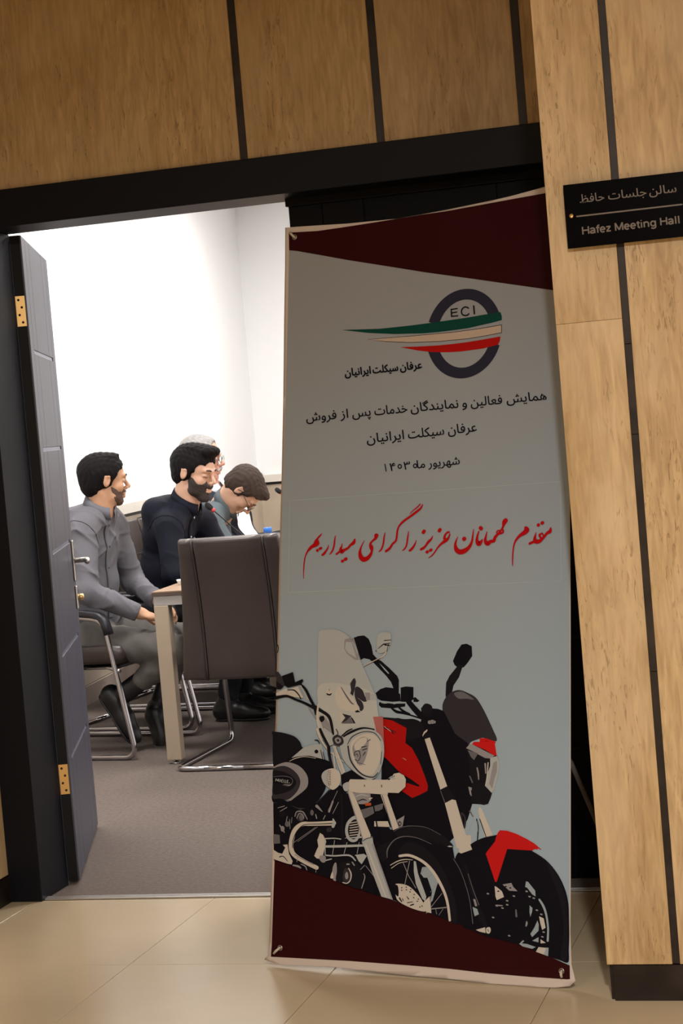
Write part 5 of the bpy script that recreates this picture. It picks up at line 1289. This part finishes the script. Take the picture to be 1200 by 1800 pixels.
    # ---- spectacles
    if o.get('specs'):
        g = empty('spectacles', (0, 0, 0)); at_(g)
        g.matrix_parent_inverse = IV
        for s_ in (1, -1):
            ring = [H(.1135-.012*abs(math.cos(a))*0-.10*(abs(.034+.023*math.cos(a))**2)*6, s_*(.034+.023*math.cos(a)*(1 if abs(math.cos(a)) < .8 else .98)), .000+.0165*math.sin(a)) for a in [q_*math.pi/12 for q_ in range(24)]]
            tube('lens_rim', ring, .0016, M['specs'], g, n=6, closed=True)
            tube('temple', [H(.098, s_*.060, .004), H(.06, s_*.076, .006), H(.005, s_*.0845, .010), H(-.012, s_*.085, -.004)], .0017, M['specs'], g, n=6)
            me = bpy.data.meshes.new('lens'); me.from_pydata([tuple(p) for p in ring], [], [tuple(range(24))]); link('lens', me, M['lens'], g)
        tube('bridge', [H(.113, .011, .004), H(.116, 0, .006), H(.113, -.011, .004)], .0016, M['specs'], g, n=6)
    # ---- shirt or jacket
    F = Field(lo, hi, o.get('hc', .0075)); b = o.get('bulk', 1.0)
    tor = lambda x, y, z: T(x, y, z)
    F.ell(tor(.010, 0, .02), (.125*b, .165*b, .12), T.R, .03); F.ell(tor(.018, 0, .17), (.122*b, .155*b, .15), T.R, .05); F.ell(tor(.015, 0, .36), (.120*b, .172*b, .155), T.R, .05)
    F.cap(tor(-.01, .11, .47), tor(-.01, -.11, .47), .070, .070, .05)
    for s_ in 'lr':
        F.cap(J['neck']-Vector((0, 0, .012)), J['sh_'+s_], .060, .066, .035)
        F.cap(J['sh_'+s_], J['el_'+s_], .068*b, .053, .035); F.cap(J['el_'+s_], J['wr_'+s_], .053, .040, .02)
        wd_ = (J['wr_'+s_]-J['el_'+s_]).normalized()
    fr = o.get('fold', 1.0); tf, tl, tu, t0 = T.f, T.l, T.u, T.o
    els = [J['el_l'], J['el_r']]; shs = [J['sh_l'], J['sh_r']]
    def folds(X, Y, Z):
        d = 0
        c = (X-t0.x)*tu.x+(Y-t0.y)*tu.y+(Z-t0.z)*tu.z; b_ = (X-t0.x)*tl.x+(Y-t0.y)*tl.y+(Z-t0.z)*tl.z; a = (X-t0.x)*tf.x+(Y-t0.y)*tf.y+(Z-t0.z)*tf.z
        rg = lambda ph: (1-np.abs(np.sin(ph)))**4
        m1 = .5+.5*np.sin(a*21+c*9+1.0); m2 = .5+.5*np.sin(b_*17-c*13)
        d = .0012*np.sin(c*30+a*18+2*np.sin(b_*11))-.0052*rg(c*17+b_*15+1.3*np.sin(a*16+c*6))*m1-.0048*rg(c*13-b_*21+a*9+1.1*np.sin(c*19))*m2
        for e in els:
            r = np.sqrt((X-e.x)**2+(Y-e.y)**2+(Z-e.z)**2); d = d-.008*np.exp(-(r/.085)**2)*rg(r*52+a*20+c*12)
        for e in shs:
            r = np.sqrt((X-e.x)**2+(Y-e.y)**2+(Z-e.z)**2); d = d-.004*np.exp(-(r/.13)**2)*rg(c*34+a*25)
        return d*fr
    F.warp(folds)
    for s_ in 'lr':   # cut at the wrists, hollow neck
        wd_ = (J['wr_'+s_]-J['el_'+s_]).normalized(); F.ell(J['wr_'+s_]+wd_*.045, (.05, .075, .075), (wd_, wd_.orthogonal().normalized(), wd_.cross(wd_.orthogonal().normalized())), .004, 'sub')
    nd = (H(-.012, 0, -.045)-J['neck']).normalized()
    sh = at_(F.obj(o.get('top', 'shirt'), o['shirt']))
    if o.get('front'):
        from mathutils.bvhtree import BVHTree
        bv = BVHTree.FromPolygons([v.co for v in sh.data.vertices], [tuple(p.vertices) for p in sh.data.polygons])
        for nm, mt, f0, f1, off in (('shirt_front', M['whiteshirt'], -1, 1, .004), ('lapel', o['seam'], 1, 1.55, .008), ('lapel', o['seam'], -1.55, -1, .008)):
            V = []; Fc = []; nu, nv = 8, 22
            for i in range(nv+1):
                z = .50-.40*i/nv; w_ = .028+.052*min(1, i/10)-.03*max(0, i-12)/10
                for j in range(nu+1):
                    y = w_*(f0+(f1-f0)*j/nu); hit = bv.ray_cast(T(.4, y, z), -T.f, .7); p = hit[0] if hit[0] is not None else T(.1, y, z); V.append(p+T.f*off)
            for i in range(nv):
                for j in range(nu): a = i*(nu+1)+j; Fc.append((a, a+1, a+nu+2, a+nu+1))
            at_(pyobj(nm, V, Fc, mt, smooth=True))
    for bx, by in o.get('px_buttons', []):
        from mathutils.bvhtree import BVHTree
        bv = BVHTree.FromPolygons([v.co for v in sh.data.vertices], [tuple(p.vertices) for p in sh.data.polygons]); d_ = ray(bx, by).normalized(); hit = bv.ray_cast(CAM, d_)
        if hit[0] is not None: at_(lathe('button', [(0, 0), (.0055, 0), (.0055, .002), (0, .003)], o['button'], n=12, origin=hit[0]-d_*.006, axis=-d_))
    for s_ in (o.get('armseam', '')):
        from mathutils.bvhtree import BVHTree
        bv = BVHTree.FromPolygons([v.co for v in sh.data.vertices], [tuple(p.vertices) for p in sh.data.polygons])
        ax = ((J['el_'+s_]-J['sh_'+s_]).normalized()*.75+T.l*(.8 if s_ == 'l' else -.8)).normalized(); c_ = J['sh_'+s_]+(J['el_'+s_]-J['sh_'+s_])*.10-T.l*(.012 if s_ == 'l' else -.012)
        e1 = ax.orthogonal().normalized(); e2 = ax.cross(e1); P_ = []
        for i in range(40):
            d_ = e1*math.cos(i*math.pi/20)+e2*math.sin(i*math.pi/20); hit = bv.ray_cast(c_+d_*.16, -d_)
            if hit[0] is not None and (hit[0]-c_).length < .13: P_.append(hit[0]+d_*.0005)
        if len(P_) > 12: at_(tube('armhole_seam', P_, .0021, o['seam'], n=5, closed=len(P_) == 40))
    # cuffs
    for s_ in 'lr':
        wd_ = (J['wr_'+s_]-J['el_'+s_]).normalized(); w_ = J['wr_'+s_]
        c_ = tube('cuff', [w_-wd_*.055, w_-wd_*.05, w_-wd_*.008, w_-wd_*.003], [.038, .0415, .0395, .036], o.get('cuff', o['shirt']), None, n=16); at_(c_)
    # collar: a folded band round the neck with two points in front
    if o.get('collar', True):
        V = []; Fc = []; n = 28; cm = o.get('collar_m', o['shirt']); R0 = nk*S+.008
        ax = nd; cf = (T.f-ax*T.f.dot(ax)).normalized(); cl_ = ax.cross(cf)
        base = J['neck']+nd*.012+T.f*.008
        for i in range(n+1):
            a = math.radians(14+(332)*i/n); ca, sa = math.cos(a), math.sin(a); back = (1-ca)/2
            top_ = base+(cf*ca*1.08+cl_*sa)*R0+ax*(.028+.030*back)
            edge = base+(cf*ca*1.12+cl_*sa*1.02)*(R0+.005)+ax*(.032+.030*back)
            fo = max(0, ca)**3
            low = base+(cf*ca*(1.16+.20*fo)+cl_*sa*(1.14+.12*fo))*(R0+.008)+ax*(-.004+.020*back-.022*fo)
            inn = base+(cf*ca*1.06+cl_*sa)*(R0-.001)+ax*(-.01)
            V += [inn, top_, edge, low, low-ax*.0005+(cf*ca+cl_*sa)*(-.004)]
        for i in range(n):
            for j in range(4): Fc.append((i*5+j, i*5+j+1, (i+1)*5+j+1, (i+1)*5+j))
        at_(pyobj('collar', V, Fc, cm, smooth=True))
    # placket with buttons
    if o.get('placket', True):
        side_ = o.get('placket_y', 0.0); pp = []
        from mathutils.bvhtree import BVHTree
        dg = bpy.context.evaluated_depsgraph_get(); bv = BVHTree.FromPolygons([v.co for v in sh.data.vertices], [tuple(p.vertices) for p in sh.data.polygons])
        for i in range(15):
            z = .485-.46*i/14; o_ = T(.4, side_, z); hit = bv.ray_cast(o_, -T.f, .6)
            if hit[0] is not None: pp.append(hit[0])
        if len(pp) > 4:
            V = []; Fc = []
            for p in pp: V += [p+T.l*.016+T.f*.0005, p+T.l*.015+T.f*.004, p-T.l*.015+T.f*.0055, p-T.l*.016+T.f*.0005]
            for i in range(len(pp)-1):
                for j in range(3): Fc.append((i*4+j, i*4+j+1, i*4+j+5, i*4+j+4))
            at_(pyobj('placket', V, Fc, o['shirt'], smooth=True))
            at_(tube('placket_seam', [p-T.l*.0165+T.f*.003 for p in pp], .0016, o['seam'], n=5))
            for p in pp[1::3]: at_(lathe('button', [(0, 0), (.0052, 0), (.0052, .0015), (0, .002)], o.get('button', o['seam']), n=12, origin=p+T.f*.0052, axis=T.f))
    # ---- trousers
    F = Field(lo, hi, o.get('hc', .0075)*1.1)
    F.ell(J['hip'], (.135, .168, .105), T.R, .03)
    for s_ in 'lr':
        F.cap(J['hip'], J['hj_'+s_], .10, .095, .04); F.cap(J['hj_'+s_], J['kn_'+s_], .090, .068, .03); F.cap(J['kn_'+s_], J['an_'+s_]+(J['kn_'+s_]-J['an_'+s_])*o.get('hem', .10), .066, .052, .02)
    kns = [J['kn_l'], J['kn_r'], J['hj_l'], J['hj_r']]
    def f2(X, Y, Z):
        d = .0025*np.sin(X*42+Z*50+Y*12)+.0015*np.sin(X*95-Z*30)
        for e in kns:
            r = np.sqrt((X-e.x)**2+(Y-e.y)**2+(Z-e.z)**2); d = d+.005*np.exp(-(r/.1)**2)*np.sin(r*95+Y*40)
        return d
    F.warp(f2)
    at_(F.obj('trousers', o['trousers']))
    # belt
    for s_ in 'lr':
        a_, k_ = J['an_'+s_], J['kn_'+s_]; sk = o.get('sock', .30); at_(tube('sock', [a_-(k_-a_)*.10, a_, a_+(k_-a_)*sk], [.047, .047, .047], M['shoe'], n=14))
    # ---- shoes
    for s_ in 'lr':
        an, to = J['an_'+s_], J['to_'+s_]; d = (to-an); d2 = Vector(J.get('fd_'+s_, d)).normalized(); up_ = (Vector((0, 0, 1))-d2*d2.z).normalized(); sd = d2.cross(up_)
        he = J['he_'+s_]; F = Field([min(he[i], to[i], an[i])-.09 for i in range(3)], [max(he[i], to[i], an[i])+.09 for i in range(3)], .006)
        F.cap(he+up_*.045+d2*.035, he+up_*.045+d2*.15, .044, .045, .03); F.ell(he+d2*.20+up_*.034, (.088, .047, .036), (d2, sd, up_), .03); F.cap(he+up_*.05+d2*.035, an, .046, .054, .03)
        F.plane(he+up_*.004, -up_); so = at_(F.obj('shoe', o['shoe']))
        F = Field([min(he[i], to[i])-.08 for i in range(3)], [max(he[i], to[i])+.08 for i in range(3)], .006)
        F.ell(he+d2*.20+up_*.012, (.088, .047, .03), (d2, sd, up_), .02); F.cap(he+up_*.012+d2*.035, he+up_*.012+d2*.15, .040, .036, .02)
        F.plane(he+up_*.012, up_); F.plane(he, -up_); at_(F.obj('shoe_sole', M['blackplastic']))
    return root
# ------------------------------------------------------------------ the four people
def P(x, y, Y): return Vector(onY(x, y, Y))
black_hair = {'hair': mat('black_hair', (.007,.0055,.006), .75, bump=.4, bscale=150, spec=.12), 'brow': mat('black_brow', (.014,.010,.009), .7), 'beard': mat('black_beard', (.028,.019,.015), .8, var=.2, scale=90)}
stubble = dict(black_hair); stubble['beard'] = mat('dark_stubble', (.085,.048,.034), .8, var=.35, scale=120)
brown_hair = {'hair': mat('dark_brown_hair', (.045,.031,.025), .7, bump=.4, bscale=150, spec=.15), 'brow': mat('brown_brow', (.03,.02,.015), .7), 'beard': mat('brown_stubble', (.26,.14,.085), .7, var=.3, scale=120)}
grey_hair = {'hair': mat('grey_hair', (.24,.235,.23), .6, bump=.4, bscale=150, var=.25, scale=60), 'brow': mat('grey_moustache', (.34,.32,.30), .7), 'beard': stubble['beard']}
cloth = lambda n, c, r=.8, **k: mat(n, c, r, bump=.15, bscale=700, spec=.25, **k)
M['shirt_grey'] = cloth('grey_cotton', (.125,.122,.138), var=.05, scale=5); M['seam_dark'] = cloth('dark_seam', (.05,.05,.06))
M['tr_grey'] = cloth('grey_trousers', (.12,.112,.104), var=.08, scale=5); M['shoe'] = mat('black_leather', (.008,.008,.009), .4)
M['navy'] = cloth('navy_cotton', (.0035,.005,.013), var=.12, scale=4); M['navy_seam'] = cloth('navy_seam', (.002,.0025,.006))
M['tr_dark'] = cloth('dark_trousers', (.009,.009,.011)); M['slate'] = cloth('slate_blue_shirt', (.085,.108,.122), var=.08, scale=6)
M['suit'] = cloth('dark_navy_suit', (.009,.012,.022)); M['pearl'] = mat('pearl_button', (.7,.7,.72), .3)
M['whiteshirt'] = cloth('white_shirt', (.75,.76,.80))
def joints(hip, T, H, sh_w=.175, **k):
    J = dict(hip=hip, T=T, H=H); nd = T(.0, 0, .525); J['neck'] = nd
    J['sh_l'] = T(-.005, sh_w, .465); J['sh_r'] = T(-.005, -sh_w, .465)
    J['hj_l'] = hip+T.l*.09; J['hj_r'] = hip-T.l*.09
    J.update(k); return J
Z = lambda v, z: Vector((v.x, v.y, z))
# the man in the grey shirt, nearest the door
hip = P(158, 1118, 8.36); hip.z = .575
T1 = Frame(Vector((hip.x+.0, hip.y, .60)), -18, 4)
nk1 = T1(0, 0, .525)
H1 = Frame(P(182, 846, 8.34), 37, 4, 0, .985)
rs, ls = P(143, 935, 8.19), P(197, 925, 8.52)
J1 = joints(hip, T1, H1)
J1['neck'] = P(172, 898, 8.35); J1['sh_r'] = rs; J1['sh_l'] = ls
J1['el_r'] = P(153, 1040, 8.08); J1['wr_r'] = P(243, 1077, 8.16)
J1['el_l'] = P(232, 1020, 8.58); J1['wr_l'] = P(277, 1056, 8.47)
J1['kn_r'] = P(322, 1142, 8.16); J1['kn_l'] = P(322, 1120, 8.52)
J1['hj_r'] = P(168, 1128, 8.25); J1['hj_l'] = P(172, 1112, 8.47)
J1['he_r'] = P(176, 1222, 8.26); J1['to_r'] = P(236, 1312, 8.24); J1['to_r'].z = max(.02, J1['to_r'].z)
J1['an_r'] = P(205, 1228, 8.26); J1['fd_r'] = (J1['to_r']-J1['he_r'])
J1['he_l'] = P(262, 1248, 8.46); J1['to_l'] = P(282, 1306, 8.42); J1['an_l'] = P(278, 1245, 8.46); J1['fd_l'] = (J1['to_l']-J1['he_l'])
J1['hand_r'] = ((J1['wr_r']-J1['el_r'])+Vector((.05, .05, .0)), Vector((0, .2, -1)), 1, .35)
J1['hand_l'] = (P(322, 1092, 8.42)-J1['wr_l'], Vector((-.1, -.7, -.6)), -1, .28)
person('man in a grey button shirt sitting nearest the open door, looking away', J1, skin('skin_tan', (.52,.29,.175)), stubble,
       dict(shirt=M['shirt_grey'], seam=M['seam_dark'], trousers=M['tr_grey'], shoe=M['shoe'], armseam='r', hair=.013, beard=.0020, cheek=.050, fold=1.9, hc=.006, sock=.6, hem=.42, nose=1.0, hairline=.112, recede=.092, nape=-.085, quiff=[((.020, 0, .112), (.055, .05, .016), .02)]))
# the bearded man in navy
hip = P(277, 1062, 9.12); hip.z = .575
T2 = Frame(Vector((hip.x+.01, hip.y, .60)), -8, 12)
H2 = Frame(P(340.5, 831, 9.10), -14, 14, 0, 1.06)
J2 = joints(hip, T2, H2)
J2['neck'] = P(322, 890, 9.12); J2['sh_r'] = P(297, 925, 8.95); J2['sh_l'] = P(352, 915, 9.28)
J2['el_r'] = P(304, 1010, 8.86); J2['wr_r'] = P(375, 1000, 8.92); J2['el_l'] = J2['sh_l']+Vector((.12, .08, -.26)); J2['wr_l'] = J2['el_l']+Vector((.24, -.04, .03))
for s_, yy in (('r', -.1), ('l', .1)):
    J2['kn_'+s_] = Vector((hip.x+.45, hip.y+yy, .50)); J2['an_'+s_] = Vector((hip.x+.36, hip.y+yy, .09)); J2['he_'+s_] = Vector((hip.x+.30, hip.y+yy, .002)); J2['to_'+s_] = Vector((hip.x+.57, hip.y+yy, .03)); J2['fd_'+s_] = Vector((1, -.1, 0))
    J2['hand_'+s_] = (Vector((1, .1, -.15)), Vector((0, 0, -1)), 1 if s_ == 'r' else -1, .3)
person('man with black hair and full beard in a navy shirt looking down', J2, skin('skin_light', (.56,.335,.235)), black_hair,
       dict(shirt=M['navy'], seam=M['navy_seam'], trousers=M['tr_dark'], shoe=M['shoe'], hair=.013, beard=.0065, shut=True, bulk=1.0, armseam='r', cheek=.036, hairline=.098, recede=.084, fold=.8, hc=.0065, button=M['pearl'], px_buttons=[(334, 889), (341, 885)],
            quiff=[((.062, 0, .110), (.060, .056, .032), .02), ((-.01, 0, .115), (.07, .055, .022), .02)]))
# the man bending over papers
hip = Vector((-3.74, 9.82, .575))
T3 = Frame(Vector((hip.x-.02, hip.y, .60)), 0, 18)
H3 = Frame(P(424, 862, 9.80), 12, 68, 0, 1.0)
J3 = joints(hip, T3, H3)
J3['neck'] = P(392, 889, 9.82); J3['sh_r'] = P(366, 918, 9.66); J3['sh_l'] = P(380, 908, 10.0)
J3['el_r'] = J3['sh_r']+Vector((.16, -.06, -.22)); J3['wr_r'] = J3['el_r']+Vector((.25, .04, .01)); J3['el_l'] = J3['sh_l']+Vector((.02, .05, -.26)); J3['wr_l'] = J3['el_l']+Vector((.24, -.06, .01))
for s_, yy in (('r', -.1), ('l', .1)):
    J3['kn_'+s_] = Vector((hip.x+.45, hip.y+yy, .50)); J3['an_'+s_] = Vector((hip.x+.36, hip.y+yy, .09)); J3['he_'+s_] = Vector((hip.x+.30, hip.y+yy, .002)); J3['to_'+s_] = Vector((hip.x+.57, hip.y+yy, .03)); J3['fd_'+s_] = Vector((1, -.1, 0))
    J3['hand_'+s_] = (Vector((1, .1, -.1)), Vector((0, 0, -1)), 1 if s_ == 'r' else -1, .3)
person('man with brown hair and glasses in a slate shirt, head bent far down', J3, skin('skin_warm', (.50,.30,.205)), brown_hair,
       dict(shirt=M['slate'], seam=M['seam_dark'], trousers=M['tr_dark'], shoe=M['shoe'], hair=.014, shut=True, specs=True, placket=False, hairline=.105, h=.0048, hc=.008,
            quiff=[((.055, 0, .095), (.055, .055, .030), .02), ((.088, 0, .070), (.022, .05, .022), .015)]))
# the grey-haired man
hip = Vector((-3.80, 10.52, .575))
T4 = Frame(Vector((hip.x+.02, hip.y, .60)), -12, -20)
H4 = Frame(P(353, 808, 10.42), 6, 3, 0, 1.08)
J4 = joints(hip, T4, H4)
J4['neck'] = P(368, 868, 10.45); J4['sh_r'] = J4['neck']+T4.l*-.19+Vector((0, 0, -.055)); J4['sh_l'] = J4['neck']+T4.l*.19+Vector((0, 0, -.055))
T4.o = J4['neck']-T4.u*.525
J4['el_r'] = J4['sh_r']+Vector((.05, -.05, -.27)); J4['wr_r'] = J4['el_r']+Vector((.25, .04, .03)); J4['el_l'] = J4['sh_l']+Vector((.10, .06, -.26)); J4['wr_l'] = J4['el_l']+Vector((.24, -.06, .03))
for s_, yy in (('r', -.1), ('l', .1)):
    J4['kn_'+s_] = Vector((hip.x+.45, hip.y+yy, .50)); J4['an_'+s_] = Vector((hip.x+.36, hip.y+yy, .09)); J4['he_'+s_] = Vector((hip.x+.30, hip.y+yy, .002)); J4['to_'+s_] = Vector((hip.x+.57, hip.y+yy, .03)); J4['fd_'+s_] = Vector((1, -.1, 0))
    J4['hand_'+s_] = (Vector((1, .1, -.1)), Vector((0, 0, -1)), 1 if s_ == 'r' else -1, .3)
r4 = person('grey-haired man with moustache and glasses in a dark suit and white shirt', J4, skin('skin_ruddy', (.56,.29,.21)), grey_hair,
       dict(shirt=M['suit'], seam=M['navy_seam'], trousers=M['tr_dark'], shoe=M['shoe'], hair=.010, moustache=True, specs=True, placket=False, hairline=.135, recede=.105, h=.0048, hc=.008, front=True, bulk=1.2, top='jacket', collar_m=M['whiteshirt'], cuff=M['whiteshirt']))
